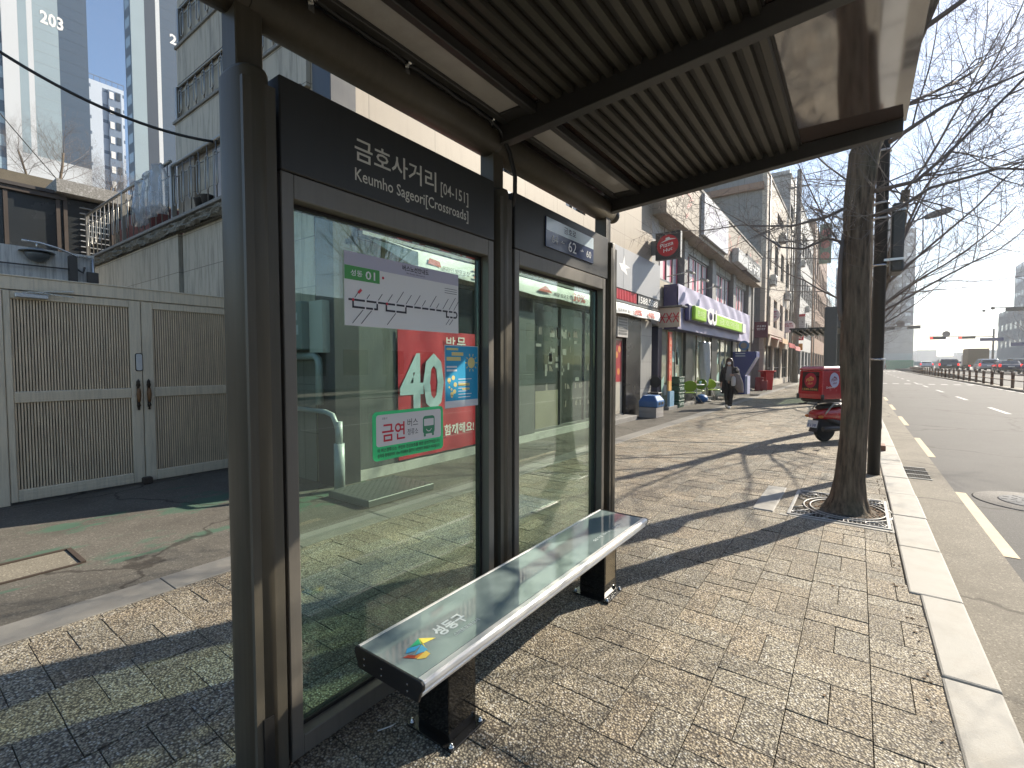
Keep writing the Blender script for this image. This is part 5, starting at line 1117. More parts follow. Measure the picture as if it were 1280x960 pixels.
def limb(pts, r, L, kids=K, up=.08, curl=.13, mx=4):
    """hand placed limb that carries on into grown twigs"""
    pts = [Vector(p) for p in pts]; n = len(pts); rad = [r * (1 - .5 * i / (n - 1)) for i in range(n)]; k.tube(pts, rad, 8)
    for a, b in zip(pts[:-1], pts[1:]):
        for q in range(3):
            d = (b - a).normalized(); s = Vector((rl.gauss(0, 1), rl.gauss(0, 1), rl.gauss(.2, 1))).normalized(); grow(k, rl, a.lerp(b, rl.random()), d * .6 + s, r * .38, L * rl.uniform(.3, .55), 2, mx, up, kids=kids, curl=curl)
    grow(k, rl, pts[-1], pts[-1] - pts[-2], rad[-1], L, 1, mx, up, kids=kids, curl=curl)
limb([(.03, 5.97, 3.2), (.40, 5.92, 3.22), (.62, 5.9, 3.42), (1.0, 5.85, 3.82)], 0.0222, 2.3)
limb([(.02, 5.97, 2.95), (.32, 5.92, 3.02), (.5, 5.9, 3.13), (.95, 5.9, 3.2), (1.3, 5.9, 3.1)], 0.0178, 1.7)
limb([(-.10, 5.95, 3.1), (-.30, 5.95, 3.02), (-.62, 5.95, 2.98), (-.95, 6.0, 3.05)], 0.0178, 1.3, (8, 8, 7, 5))
limb([(-.12, 5.95, 2.72), (-.28, 5.95, 2.80), (-.5, 5.95, 2.72), (-.72, 6.0, 2.78), (-.95, 6.0, 2.98)], 0.0148, 1.1, (8, 8, 7, 5))
limb([(.42, 5.9, 4.6), (.9, 6.0, 4.9), (1.5, 6.0, 5.3)], 0.0259, 2.6); limb([(.5, 5.85, 5.1), (.9, 5.5, 5.6), (1.2, 5.1, 6.1)], 0.0259, 2.4); limb([(.62, 5.8, 5.9), (.2, 5.4, 6.4)], 0.0259, 2.2)
limb([(.62, 5.7, 6.8), (1.0, 6.1, 7.2)], 0.0237, 2.2); limb([(.02, 6.4, 4.9), (-.4, 6.6, 5.2)], 0.0296, 2.4); limb([(-.1, 6.6, 5.8), (-.2, 7.1, 6.1)], 0.0296, 2.5); limb([(-.15, 6.7, 6.4), (-.6, 6.6, 6.9)], 0.0259, 2.2)
limb([(.14, 6.2, 4.0), (.45, 6.7, 4.3), (.8, 7.2, 4.6)], 0.0259, 2.6); limb([(.2, 6.1, 3.7), (.6, 6.3, 4.0), (1.1, 6.5, 4.2)], 0.0222, 2.3); limb([(.66, 5.7, 7.6), (.7, 5.8, 8.3)], 0.0222, 1.8); limb([(-.2, 6.8, 7.1), (-.2, 6.9, 7.8)], 0.0222, 2.0)
k.tube([(-.14, 5.95, 1.95), (-.165, 5.93, 2.05), (-.175, 5.92, 2.3), (-.17, 5.92, 2.6), (-.155, 5.93, 2.82)], [.03, .024, .021, .02, .014], 8)
k.build("crown", m_twig, t)
def tree(name, label, loc, seed, h, kids, grp, rz=0, r=.16, mx=4):
    t = thing(name, label, "tree", loc, grp, rz); rnd = random.Random(seed); k = MB(); d = Vector((rnd.uniform(-.1, .1), rnd.uniform(-.1, .1), 1)); p = Vector((0, 0, -.1)); pts = [p]; rad = [r * 1.3]
    for i in range(8): p = p + d * h * .09; d = (d + Vector((rnd.gauss(0, .08), rnd.gauss(0, .08), .05))).normalized(); pts.append(p); rad.append(r * (1 - .07 * i))
    k.tube(pts, rad, 14); k.build("trunk", m_bark, t, local=True); k = MB()
    for i in range(11):
        q = 4 + i // 3 if i < 10 else 8; a = i * 2.4 + rnd.random(); grow(k, rnd, pts[min(q, 8)], (math.cos(a), math.sin(a), .55 + .08 * i), r * .19, h * rnd.uniform(.38, .5), 1, mx, .12, kids=kids, curl=.12)
    k.build("crown", m_twig, t, local=True); return t
GT = "bare street trees along the kerb"
ta = tree("street_tree", "bare street tree on the kerb behind the red scooter", (.02, 14.2, 0), 5, 7.6, (10, 9, 7, 6), GT, r=.15)
tb2 = tree("street_tree", "bare street tree next to the far grey bus shelter", (.05, 23.5, 0), 9, 8.2, (10, 9, 7, 6), GT, r=.16)
dup(ta, (.0, 33, 0), 2.1, "third bare street tree beyond the red scooter, in line along the kerb", .95); dup(tb2, (.1, 44, 0), 4.0, "fourth bare street tree beyond the red scooter, in line along the kerb", 1.0); dup(ta, (.1, 58, 0), 1.0, "farthest bare street tree of the kerb line", 1.0)
for i, (x, y) in enumerate(((18.5, -14), (18.2, -3), (18.6, 7), (18.3, 18), (18.4, 29))): dup((ta, tb2)[i % 2], (x, y, 0), i * 1.3, ("first", "second", "third", "fourth", "fifth")[i] + " bare tree in the row across the road, counted from the camera end", 1.45)["group"] = "bare trees across the road"
dup(tb2, (24.2, 120, 0), .4, "bare tree standing behind the queue of cars by the traffic signal mast", 1.5)["group"] = "bare trees far off"
for i, (x, y, z, s_) in enumerate(((-70, 11.4, 18.5, .9), (-70, 13.2, 18.2, 1.05), (-72, 17.2, 17.6, .9), (-72, 19.2, 17.2, .95))):
    q = dup((ta, tb2)[i % 2], (x, y, z), i * 1.1, ("leftmost", "second", "third", "rightmost")[i] + " small bare tree before the foot of tower 203", s_); q["group"] = "bare trees below the towers"
bx(-80, -60, -5, 60, -.2, 18.3).build("hill_terrace", mat_ground("hill_soil", (.12, .10, .07), (.2, .17, .12), .5), kind="structure")
# tree grate
t = thing("tree_grate", "ornate square cast iron grate with pale worn ribs around the trunk", "tree grate", (-.12, 6.0, 0))
m_gr = M("grate_worn", (.34, .335, .32), .55, .4, .3, 30, co='pos'); k = MB(); gx0, gx1, gy0, gy1 = -.545, .285, 5.44, 6.56
for (a, b, c, d) in ((gx0, gx1, gy0, gy0 + .03), (gx0, gx1, gy1 - .03, gy1), (gx0, gx0 + .03, gy0 + .03, gy1 - .03), (gx1 - .03, gx1, gy0 + .03, gy1 - .03)): k.box(a, b, c, d, -.02, .008)
k.build("border", m_gr, t, bevel=.003); k = MB()
for r in (.34, .40):
    k.tube([(-.06 + r * math.cos(2 * math.pi * j / 40) * .95, 5.98 + r * math.sin(2 * math.pi * j / 40) * 1.05, .0) for j in range(41)], .008, 5, caps=False)
for sx in (-1, 1):
    for sy in (-1, 1):
        cx, cy = -.13 + sx * .30, 6.0 + sy * .44
        k.tube([(cx + .08 * math.cos(2 * math.pi * j / 20), cy + .055 * math.sin(2 * math.pi * j / 20), .0) for j in range(21)], .008, 5, caps=False)
        for q in range(5): a = R(20 + q * 17); k.tube([(-.06 + sx * .40 * math.cos(a), 5.98 + sy * .42 * math.sin(a), 0), (max(gx0 + .03, min(gx1 - .03, -.06 + sx * .62 * math.cos(a))), max(gy0 + .03, min(gy1 - .03, 5.98 + sy * .70 * math.sin(a))), 0)], .006, 4)
k.build("rib", m_gr, t); k = MB()
for i in range(24): xx = gx0 + .04 + i * .033; k.box(xx, xx + .009, gy0 + .03, 5.70, -.016, .0)
for i in range(8): yy = gy0 + .05 + i * .034; k.box(gx0 + .03, gx1 - .03, yy, yy + .008, -.015, -.001)
for i in range(24): xx = gx0 + .04 + i * .033; k.box(xx, xx + .009, 6.28, gy1 - .03, -.016, .0)
k.build("grating", M("grate_black", (.035, .034, .032), .6), t)
k = MB(); rso = random.Random(14)
for i in range(140): a = rso.uniform(0, 6.28); r = rso.uniform(.22, .36); k.obox((-.06 + r * math.cos(a), 5.98 + r * math.sin(a), -.006), (rso.uniform(.01, .05), rso.uniform(.005, .02), .004), Matrix.Rotation(rso.uniform(0, 3), 3, 'Z') @ Matrix.Rotation(rso.uniform(-.4, .4), 3, 'X'))
k.build("fallen_bark", M("bark_litter", (.16, .10, .06), .9, 0, .4, 20), kind="stuff")
for i, (a, b, c, d) in enumerate(((-.60, .30, 5.365, 5.41),)): bx(a, b, c, d, -.03, .004).build("grate_edging", m_kerb, label="narrow pale stone edging along the near side of the tree grate", cat="edging stone")
bx(.288, .300, 5.36, 6.6, -.03, .003).build("grate_edging", m_kerb, label="narrow pale stone edging on the kerb side of the tree grate", cat="edging stone")
# poles
t = thing("traffic_pole", "dark grey pole with a tall sign box seen edge on, behind the near tree", "pole", (.205, 8.1, 0))
m_pole = M("pole_dark", (.03, .03, .03), .45, .3, .1, 5)
k = MB().tube([(.205, 8.1, 0), (.205, 8.1, 6.5), (.205, 8.1, 9)], [.072, .07, .068], 20); k.build("pole", m_pole, t); 
for zz in (1.55, 2.8, 3.42, 3.62, 4.3): MB().tube([(.205, 8.1, zz), (.205, 8.1, zz + .025)], .089, 16).build("clamp", m_steel, t)
for zz in (2.86, 3.50): bx(.205, .46, 8.04, 8.07, zz, zz + .03).build("bracket", m_steel, t)
k = MB().box(.315, .45, 8.10, 8.5, 2.72, 3.62); k.build("sign_box", M("sign_back", (.075, .075, .07), .5, .3), t, bevel=.02)
for i, zz in enumerate((.55, 1.0)): pass
t = thing("street_lamp", "slim curved street lamp arm reaching over the road above the far trees", "street lamp", (.25, 30, 0)); MB().tube([(.2, 30, 0), (.2, 30, 7.6), (.5, 30, 7.9), (2.4, 30, 8.45)], [.1, .07, .05, .04], 10).build("pole", m_pole, t)
k = MB().loft([oval(0, 0, .10, .03, -.5, 12), oval(0, 0, .17, .06, -.1, 12), oval(0, 0, .15, .05, .4, 12), oval(0, 0, .05, .02, .55, 12)])
for i, p in enumerate(k.v): k.v[i] = Matrix.Rotation(R(76), 3, 'Y') @ p + Vector((2.85, 30, 8.55))
k.build("lamp_head", M("lamp_dark", (.10, .10, .10), .4), t)
bx(.20, .42, 10.3, 10.62, .0, .10).build("paving_stub", M("terracotta", (.22, .11, .07), .7), label="small brown stone block on the kerb behind the dark pole", cat="stone block", bevel=.01)
t = thing("utility_pole", "grey concrete utility pole with brackets standing before the cream block", "utility pole", (-4.15, 44.8, 0)); MB().tube([(-4.15, 44.8, 0), (-4.15, 44.8, 17)], [.24, .17], 14).build("pole", m_conc, t)
k = MB().box(-4.9, -3.4, 44.75, 44.85, 15.6, 15.72).box(-4.7, -3.6, 44.75, 44.85, 13.6, 13.7).tube([(-4.0, 44.8, 13), (-4.0, 44.8, 6)], .09, 8); k.build("crossarm", m_wfr, t)
# overhead cables
def cable(label, a, b, sag, r=.014, group=None):
    a, b = Vector(a), Vector(b); k = MB().tube([a.lerp(b, i / 24) - Z_ * sag * 4 * (i / 24) * (1 - i / 24) for i in range(25)], r, 6); return k.build("overhead_cable", m_dark, label=label, cat="cable", group=group)
cable("thick black cable sagging past the towers to the balcony railing", (-9.0, .0, 6.2), (-7.9, 3.26, 4.83), .42, .020); cable("thin cable slanting across tower 203 down to the sunroom roof", (-14, -.2, 9.3), (-16, 3.3, 5.7), .05, .012)
for i, (za, zb) in enumerate(((15.6, 16.8), (13.7, 14.6))): cable(("upper", "lower")[i] + " cable running from the utility pole over the far rooftops", (-3.6, 44.8, za), (-3.4, 100, zb), 1.4, .02)
# far bus shelter
t = thing("far_bus_shelter", "grey slab sided bus shelter with flat dark canopy farther down the pavement", "bus shelter", (-1.2, 23, 0)); m_fs = M("far_shelter_grey", (.085, .085, .082), .5, .2)
bx(-1.12, -.70, 22.6, 22.85, 0, 3.75).build("end_slab", m_fs, t, bevel=.02); bx(-1.12, -.70, 27.2, 27.45, 0, 3.75).build("end_slab", m_fs, t)
bx(-2.35, -.6, 22.86, 27.19, 2.92, 2.98).build("canopy", m_head, t); k = MB()
for i in range(6): k.box(-2.3 + i * .22, -2.22 + i * .22, 22.86, 27.19, 2.82, 2.915)
k.build("canopy_rib", m_head, t); bx(-.98, -.94, 22.9, 27.15, .2, 2.7).build("glass_pane", MATS["green_glass"], t)
# median barrier
m_bp = M("barrier_brown", (.10, .05, .035), .55); m_br = M("barrier_rail", (.11, .07, .055), .5, .2)
bx(7.7, 8.4, 36, 126, -.19, -.02).build("median_kerb", m_pav2, kind="structure")
k = MB(); prof_ = [(34, -.118), (50, .02), (70, .35), (90, .55), (135, .55), (170, .2)]
for (y0, z0), (y1, z1) in zip(prof_, prof_[1:]): k.poly([(8.4, y0, z0), (16.5, y0, z0), (16.5, y1, z1), (8.4, y1, z1)])
k.poly([(8.4, 34, -.19)] + [(8.4, y, z) for y, z in prof_] + [(8.4, 170, -.19)]); k.build("rising_carriageway", m_asph, kind="structure")
def bpost(loc, label):
    t = thing("barrier_post", label, "barrier post", loc, "brown posts of the median barrier"); MB().lathe((0, 0, 0), [(.085, 0), (.085, .84), (.10, .85), (.10, .98), (.08, 1.0), (.05, 1.03)], 14).build("post", m_bp, t, local=True); MB().lathe((0, 0, 0), [(.089, .5), (.089, .56)], 14).build("reflector", M("refl_amber", (.4, .2, .08), .4), t, local=True); return t
bp = bpost((8.0, 37.5, -.02), "brown post of the median barrier between the road and the queue of cars")
for i in range(1, 31): dup(bp, (8.0 + (max(0, i - 20) * .05), 37.5 + i * 2.9, -.02))
k = MB()
for zz in (.42, .78): k.box(8.13, 8.16, 36.5, 125, zz - .02, zz + .04)
k.build("barrier_rail", m_br, label="long double rail running along the brown median posts", cat="barrier rail")
# traffic signals
m_sig = M("signal_dark", (.05, .05, .05), .5); m_lit = M("signal_red", (.75, .03, .02), .4, emit=2.0)
def signal(label, px, py, h, x_end, heads, disc=None, extra=None):
    t = thing("traffic_signal", label, "traffic signal", (px, py, -.1)); s_ = 1 if x_end > px else -1
    MB().tube([(px, py, -.12), (px, py, h + 1.2)], [.17, .12], 12).tube([(px, py, h), (x_end, py, h + .25)], [.09, .05], 8).build("mast", m_wfr, t)
    for (hx, w, lit) in heads:
        c = bx(hx, hx + w, py - .2, py + .05, h - .28, h + .16).build("signal_head", m_sig, t, bevel=.03)
        k = MB()
        for i in range(4): k.lathe((hx + w * (i + .5) / 4, py - .2, h - .06), [(.15, -.03), (.15, 0)], 14, axis='y')
        k.build("lens", m_sig, c)
        if lit: MB().lathe((hx + w / 8, py - .235, h - .06), [(.15, -.01), (.15, 0)], 14, axis='y').build("lit_lens", m_lit, c)
    if disc: MB().lathe((disc, py - .15, h + .55), [(.5, -.04), (.5, .04)], 24, axis='y').build("round_sign", M("sign_back_grey", (.22, .2, .19), .5), t)
    return t
s1 = signal("traffic signal mast with two red lit heads hanging over the far carriageway", 16.6, 102, 5.7, 8.6, ((9.2, 2.0, 1), (12.6, 2.0, 1)), 11.2)
bx(15.0, 17.6, 101.4, 101.5, 5.0, 5.5).build("blue_sign", M("road_sign_blue", (.05, .06, .16), .5), s1); bx(18.4, 20.2, 101.4, 101.5, 4.2, 4.7).build("blue_sign", MATS["road_sign_blue"], s1)
signal("traffic signal mast with dark heads and round sign before the office tower", -.4, 96, 7.2, 8.2, ((2.9, 1.6, 0), (6.0, 1.6, 0)), 5.2)
s3 = signal("traffic signal arm reaching in from the right edge high above the queue of cars", 21.5, 84, 8.3, 13.6, ((14.6, 1.9, 0), (16.9, 1.9, 0))); MB().ell((13.5, 84, 8.5), (.22, .22, .2), 10, 8).tube([(12.7, 84, 8.1), (12.7, 84, 8.35)], .16, 8).build("camera_ball", m_sig, s3)
# ---------------------------------------------------------------- cars
m_tyre = M("tyre", (.015, .015, .015), .8); m_rimm = M("rim", (.4, .4, .4), .3, .9); m_cgl = M("car_glass", (.02, .025, .03), .04, spec=1.0); m_tail = M("tail_red", (.65, .02, .015), .3, emit=1.2)
def car(label, loc, col, kind="suv", rz=0, W=1.85):
    t = thing("car", label, "car", loc, "cars queuing beyond the median barrier", rz); paint = M("car_" + label[:14], col, .25, .2, .03, coat=1.0)
    P_ = {"suv": [(-2.3, .35), (-2.34, .75), (-2.28, 1.02), (-2.1, 1.55), (-1.9, 1.66), (.3, 1.68), (1.05, 1.15), (2.15, .98), (2.35, .7), (2.35, .35)], "sedan": [(-2.35, .35), (-2.4, .7), (-2.32, .98), (-1.75, 1.05), (-1.15, 1.42), (.1, 1.45), (.95, 1.02), (2.2, .88), (2.4, .6), (2.4, .35)]}[kind]
    k = MB(); rings = []
    for (w, sc_) in ((-W / 2, .0), (-W / 2 + .03, 1), (W / 2 - .03, 1), (W / 2, .0)):
        ring = []
        for (yy, zz) in P_:
            tum = .18 * max(0, zz - .95) / .7; x = w * (1 - tum) if True else w; ring.append((x, yy * (1 if sc_ else .985), zz if sc_ else .35 + (zz - .35) * .97))
        rings.append(ring)
    k.loft(rings, sm=False); k.build("body", paint, t, bevel=.04, seg=2, local=True)
    roofz = P_[4][1]; k = MB(); bz = .99 if kind == "suv" else 1.0
    if kind == "suv": ry0, ry1, rb = -2.12, -2.27, (1.5, 1.08)
    else: ry0, ry1, rb = -1.2, -1.72, (1.39, 1.07)
    k.poly([(-.66, ry0 - .04, rb[0]), (-.74, ry1 - .035, rb[1]), (.74, ry1 - .035, rb[1]), (.66, ry0 - .04, rb[0])]); k.build("rear_window", m_cgl, t, local=True)
    for sx in (-1, 1):
        k = MB(); x1, x2 = sx * (W / 2 * .915 + .02), sx * (W / 2 + .012); f, r_ = (.9, -1.85) if kind == "suv" else (.75, -1.35)
        k.poly([(x2, r_ - .1, bz), (x2, f, bz), (x1, f - .65, roofz - .1), (x1, r_ + .15, roofz - .1)]); k.build("side_window", m_cgl, t, local=True)
        yb = P_[2][0]; MB().box(sx * W / 2 * .93 - .13, sx * W / 2 * .93 + .05, yb - .08, yb + .1, .74, 1.06).build("tail_light", m_tail, t, bevel=.02, local=True)
        for wy in (-1.4, 1.4):
            w_ = MB().lathe((sx * (W / 2 - .12), wy, .33), [(.2, -.1), (.33, -.09), (.34, 0), (.33, .11), (.2, .12)], 20, axis='x').build("wheel", m_tyre, t, local=True); MB().lathe((sx * (W / 2 - .0), wy, .33), [(.02, -.02), (.2, -.02), (.21, .0), (.02, .012)], 16, axis='x').build("rim", m_rimm, w_, local=True)
    MB().box(-.26, .26, P_[1][0] - .03, P_[1][0], .72, .83).build("number_plate", m_white, t, local=True); MB().box(-W / 2 + .05, W / 2 - .05, P_[0][0] - .04, P_[0][0] + .1, .32, .52).build("bumper", m_dark, t, bevel=.03, local=True)
    return t
car("silver hatchback nearest the right edge of the photo", (15.6, 74, 0.390), (.40, .42, .43)); car("dark blue car stopped beside the silver hatchback", (14.0, 79, 0.440), (.02, .03, .07), "sedan"); car("silver grey car in front of the box truck with lit tail lights", (13.4, 86, 0.510), (.36, .37, .37), "suv")
car("black large saloon braking at the head of the queue", (10.3, 92, 0.550), (.03, .035, .035), "suv", 0, 2.1); car("white small car between the black saloon and the box truck", (13.1, 104, 0.550), (.5, .5, .5), "sedan"); car("pale blue white car farthest ahead in the queue", (10.6, 122, 0.550), (.45, .52, .58), "sedan"); car("dark teal roofed car behind the silver grey car", (16.6, 88, 0.530), (.03, .06, .06), "suv")
t = thing("box_truck", "brown box truck standing among the queuing cars", "truck", (13.9, 97, .55)); bx(12.9, 15.1, 95, 99.5, 1.42, 3.75).build("cargo_box", M("truck_brown", (.24, .18, .11), .6), t, bevel=.02); bx(13.0, 15.0, 99.6, 101.3, 1.07, 2.95).build("cab", m_white, t, bevel=.1)
bx(13.0, 15.0, 95, 101, 1.09, 1.41).build("chassis", m_dark, t)
for sx in (13.1, 14.9):
    for wy in (96, 100.4): MB().lathe((sx, wy, .91), [(.2, -.12), (.36, -.12), (.36, .12), (.2, .12)], 16, axis='x').build("wheel", m_tyre, t)
    bx(sx - .12, sx + .12, 94.95, 94.99, 1.17, 1.35).build("tail_light", m_tail, t)
# ---------------------------------------------------------------- delivery scooter
sc_ = thing("delivery_scooter", "red delivery scooter carrying a pizza box, parked behind the near tree", "scooter", (-.50, 10.98, 0), rz=R(-36))
m_bk = M("scooter_black", (.018, .018, .02), .45); m_tg = M("scooter_trim", (.35, .35, .34), .35, .5)
def sb(mb, name, m, parent=sc_, **kw): return mb.build(name, m, parent, local=True, **kw)
for yy in (0, 1.28):
    w = sb(MB().lathe((0, yy, .245), [(.15, -.055), (.215, -.055), (.243, -.02), (.245, 0), (.243, .02), (.215, .055), (.15, .055)], 28, axis='x'), "wheel", m_tyre)
    k = MB().lathe((0, yy, .245), [(.02, -.05), (.05, -.05), (.05, .05), (.02, .05)], 14, axis='x'); k.lathe((0, yy, .245), [(.145, -.04), (.16, -.04), (.16, .04), (.145, .04)], 24, axis='x')
    for i in range(5): a = R(72 * i); k.obox((0, yy + .095 * math.cos(a), .245 + .095 * math.sin(a)), (.03, .11, .028), Matrix.Rotation(a, 3, 'X'))
    sb(k, "rim", m_tg, w)
sb(MB().loft([oval(0, -.22, .11, .05, .49, 16), oval(0, -.18, .15, .14, .55, 16), oval(0, -.10, .13, .16, .63, 16)]), "tail_cowl", m_redp)
k = MB()
secs = [(-.30, .46, .56, .07), (-.2, .44, .62, .12), (.0, .42, .66, .15), (.3, .38, .68, .16), (.5, .34, .66, .15), (.62, .28, .5, .12)]
k.loft([[(w * math.cos(a) , y, (z0 + z1) / 2 + (z1 - z0) / 2 * math.sin(a)) for a in [2 * math.pi * j / 16 for j in range(16)]] for (y, z0, z1, w) in secs]); sb(k, "body_panel", m_redp)
k = MB()
secs = [(-.10, .42, .54, .06), (.08, .34, .50, .11), (.35, .2, .42, .14), (.6, .18, .34, .16), (.95, .18, .3, .15), (1.05, .3, .5, .1)]
k.loft([[(w * math.cos(a), y, (z0 + z1) / 2 + (z1 - z0) / 2 * math.sin(a)) for a in [2 * math.pi * j / 14 for j in range(14)]] for (y, z0, z1, w) in secs]); sb(k, "floor_board", m_bk)
k = MB().loft([[(w * math.cos(a), y, z + h * math.sin(a)) for a in [2 * math.pi * j / 16 for j in range(16)]] for (y, z, w, h) in ((-.16, .66, .08, .03), (-.02, .69, .13, .045), (.25, .71, .15, .05), (.5, .75, .12, .05), (.6, .72, .06, .03))]); sb(k, "seat", m_bk)
k = MB().loft([[(w * math.cos(a), y + .1 * s, z) for a, s in [(2 * math.pi * j / 14, math.sin(2 * math.pi * j / 14)) for j in range(14)]] for (z, y, w) in ((.3, 1.08, .17), (.6, 1.02, .22), (.85, .95, .2), (.98, .92, .12))]); sb(k, "leg_shield", m_redp)
k = MB().tube([(0, 1.28, .25), (0, 1.1, .75), (0, .98, 1.0)], .03, 8).tube([(-.33, .82, 1.04), (-.1, .95, 1.02), (.1, .95, 1.02), (.33, .82, 1.04)], .014, 8); sb(k, "handlebar", m_bk)
for sx in (-1, 1): sb(MB().tube([(sx * .2, .9, 1.03), (sx * .26, .88, 1.22)], .007, 6).ell((sx * .28, .87, 1.26), (.07, .02, .045), 12, 8), "mirror", m_bk)
sb(MB().lathe((.17, -.05, .27), [(.035, -.20), (.048, -.18), (.055, 0), (.045, .3), (.03, .36)], 16, axis='y'), "exhaust", m_bk)
sb(MB().tube([(.165, -.18, .56), (.17, .0, .74), (.17, .12, .75), (.17, .35, .64), (.165, .6, .50)], .014, 8).tube([(-.165, -.18, .56), (-.17, .0, .74), (-.17, .35, .64)], .014, 8), "grab_rail", m_tg)
mg = sb(MB().extr([(-.08, -.20, .46), (.08, -.20, .46), (.09, -.31, .20), (-.09, -.31, .20)], (0, .02, 0.012)), "mudguard", m_bk, bevel=.006)
pl = sb(MB().extr([(-.105, -.325, .29), (.105, -.325, .29), (.105, -.287, .425), (-.105, -.287, .425)], (0, -.008, 0)), "number_plate", M("plate_white2", (.55, .57, .60), .4)); sb(MB().text("서울", (-.06, -.3025, .383), X_, Vector((0, .27, .96)), .12, .028, 0, .01).text("5138", (-.085, -.331, .307), X_, Vector((0, .27, .96)), .17, .055, 0, .015), "plate_number", M("plate_ink", (.05, .08, .2), .5), pl)
sb(MB().box(-.09, .09, -.325, -.29, .47, .54), "tail_light", M("scooter_tail", (.35, .02, .015), .2, coat=1), bevel=.015)
for sx in (-1, 1): sb(MB().ell((sx * .14, -.27, .50), (.045, .05, .03), 10, 8), "indicator", M("indicator_amber", (.5, .16, .02), .25))
sb(MB().box(-.2, .2, -.34, .2, .775, .80).tube([(-.2, -.42, .74), (.2, -.42, .74)], .012, 6).tube([(-.12, -.42, .74), (-.12, -.3, .77)], .01, 6).tube([(.12, -.42, .74), (.12, -.3, .77)], .01, 6), "rack", m_bk)
# the delivery box
bxm = thing("delivery_box", "big glossy red pizza delivery box with round emblem panels strapped on the scooter rack", "delivery box", (-.50, 10.98, 0), rz=R(-36))
def q4(x0, x1, y0, y1, z): return [(x0, y0, z), (x1, y0, z), (x1, y1, z), (x0, y1, z)]
k = MB().loft([q4(-.30, .30, -.46, .14, .84), q4(-.305, .305, -.47, .145, .93), q4(-.285, .285, -.44, .135, 1.38)], sm=False); bd = sb(k, "box_body", m_redp, bxm, bevel=.022, seg=3)
k = MB().loft([q4(-.295, .295, -.455, .145, 1.383), q4(-.295, .295, -.455, .145, 1.41), q4(-.25, .25, -.38, .10, 1.455)], sm=False); sb(k, "lid", m_redp, bxm, bevel=.015, seg=2)
sb(MB().box(-.27, .27, -.42, .12, .802, .838), "box_tray", m_bk, bxm, bevel=.01)
for (cx, cy) in ((-.3, -.462), (.3, -.462), (.303, .14)): sb(MB().box(cx - .03, cx + .03, cy - .025, cy + .03, .83, .93), "corner_guard", m_bk, bxm, bevel=.012)
def tilt(y0, z0, y1, z1): return Vector((0, y1 - y0, z1 - z0)).normalized()
vr = tilt(-.47, .93, -.44, 1.38); org = Vector((0, -.4755, .93))
def rear(x, h, off=0): return Vector((x, org.y - off, org.z)) + vr * h
k = MB().poly([rear(-.20, .06, .001), rear(.20, .06, .001), rear(.20, .42, .001), rear(-.20, .42, .001)]); rpn = sb(k, "rear_panel", M("panel_black_red", (.035, .012, .012), .3), bxm)
k = MB().disc(rear(0, .26, .003), .145, X_, vr, 36); em = sb(k, "emblem_disc", M("emblem_red", (.42, .02, .05), .3), bxm)
m_gold = M("gold_print", (.62, .40, .12), .4)
def roofmark(mb, f, s): return mb.poly([f(-.62 * s, .18 * s), (f(0, .30 * s)), f(.55 * s, .26 * s), f(.62 * s, .34 * s), f(.25 * s, .42 * s), f(.16 * s, .56 * s), f(-.12 * s, .52 * s), f(-.16 * s, .38 * s)])
k = roofmark(MB(), lambda a, b: rear(a, .26 + b, .005), .145); slr = (X_ * .97 + vr * .22).normalized()
k.text("Pizza", rear(-.10, .225, .005), slr, vr, .19, .06, 0, .02).text("Hut", rear(-.055, .165, .005), slr, vr, .12, .05, 0, .02).text("1588-5588", rear(-.18, .075, .003), X_, vr, .36, .035, 0, .02); sb(k, "gold_lettering", m_gold, em)
vs = Vector((-.02, 0, .45)).normalized()
def side(y, h, off=0): return Vector((.3105 + off, y, .93)) + vs * h
m_lilac = M("emblem_lilac", (.52, .50, .62), .35)
k = MB().disc(side(-.12, .27, .002), .14, Y_, vs, 36); em2 = sb(k, "side_emblem", m_lilac, bxm)
k = roofmark(MB(), lambda a, b: side(-.12 + a, .27 + b, .004), .13); sls = (Y_ * .97 + vs * .2).normalized(); k.text("Pizza", side(-.21, .235, .004), sls, vs, .18, .055, 0, .02).text("Hut", side(-.17, .18, .004), sls, vs, .12, .045, 0, .02); sb(k, "side_lettering", M("emblem_ink", (.20, .02, .05), .4), em2)
sb(MB().text("Delivery", side(-.36, .10, .002), (Y_ * .99 + vs * .05).normalized(), vs, .26, .05, 0, .01), "white_script", m_white, bxm)
bxm.scale = (.86, .84, 1.0)
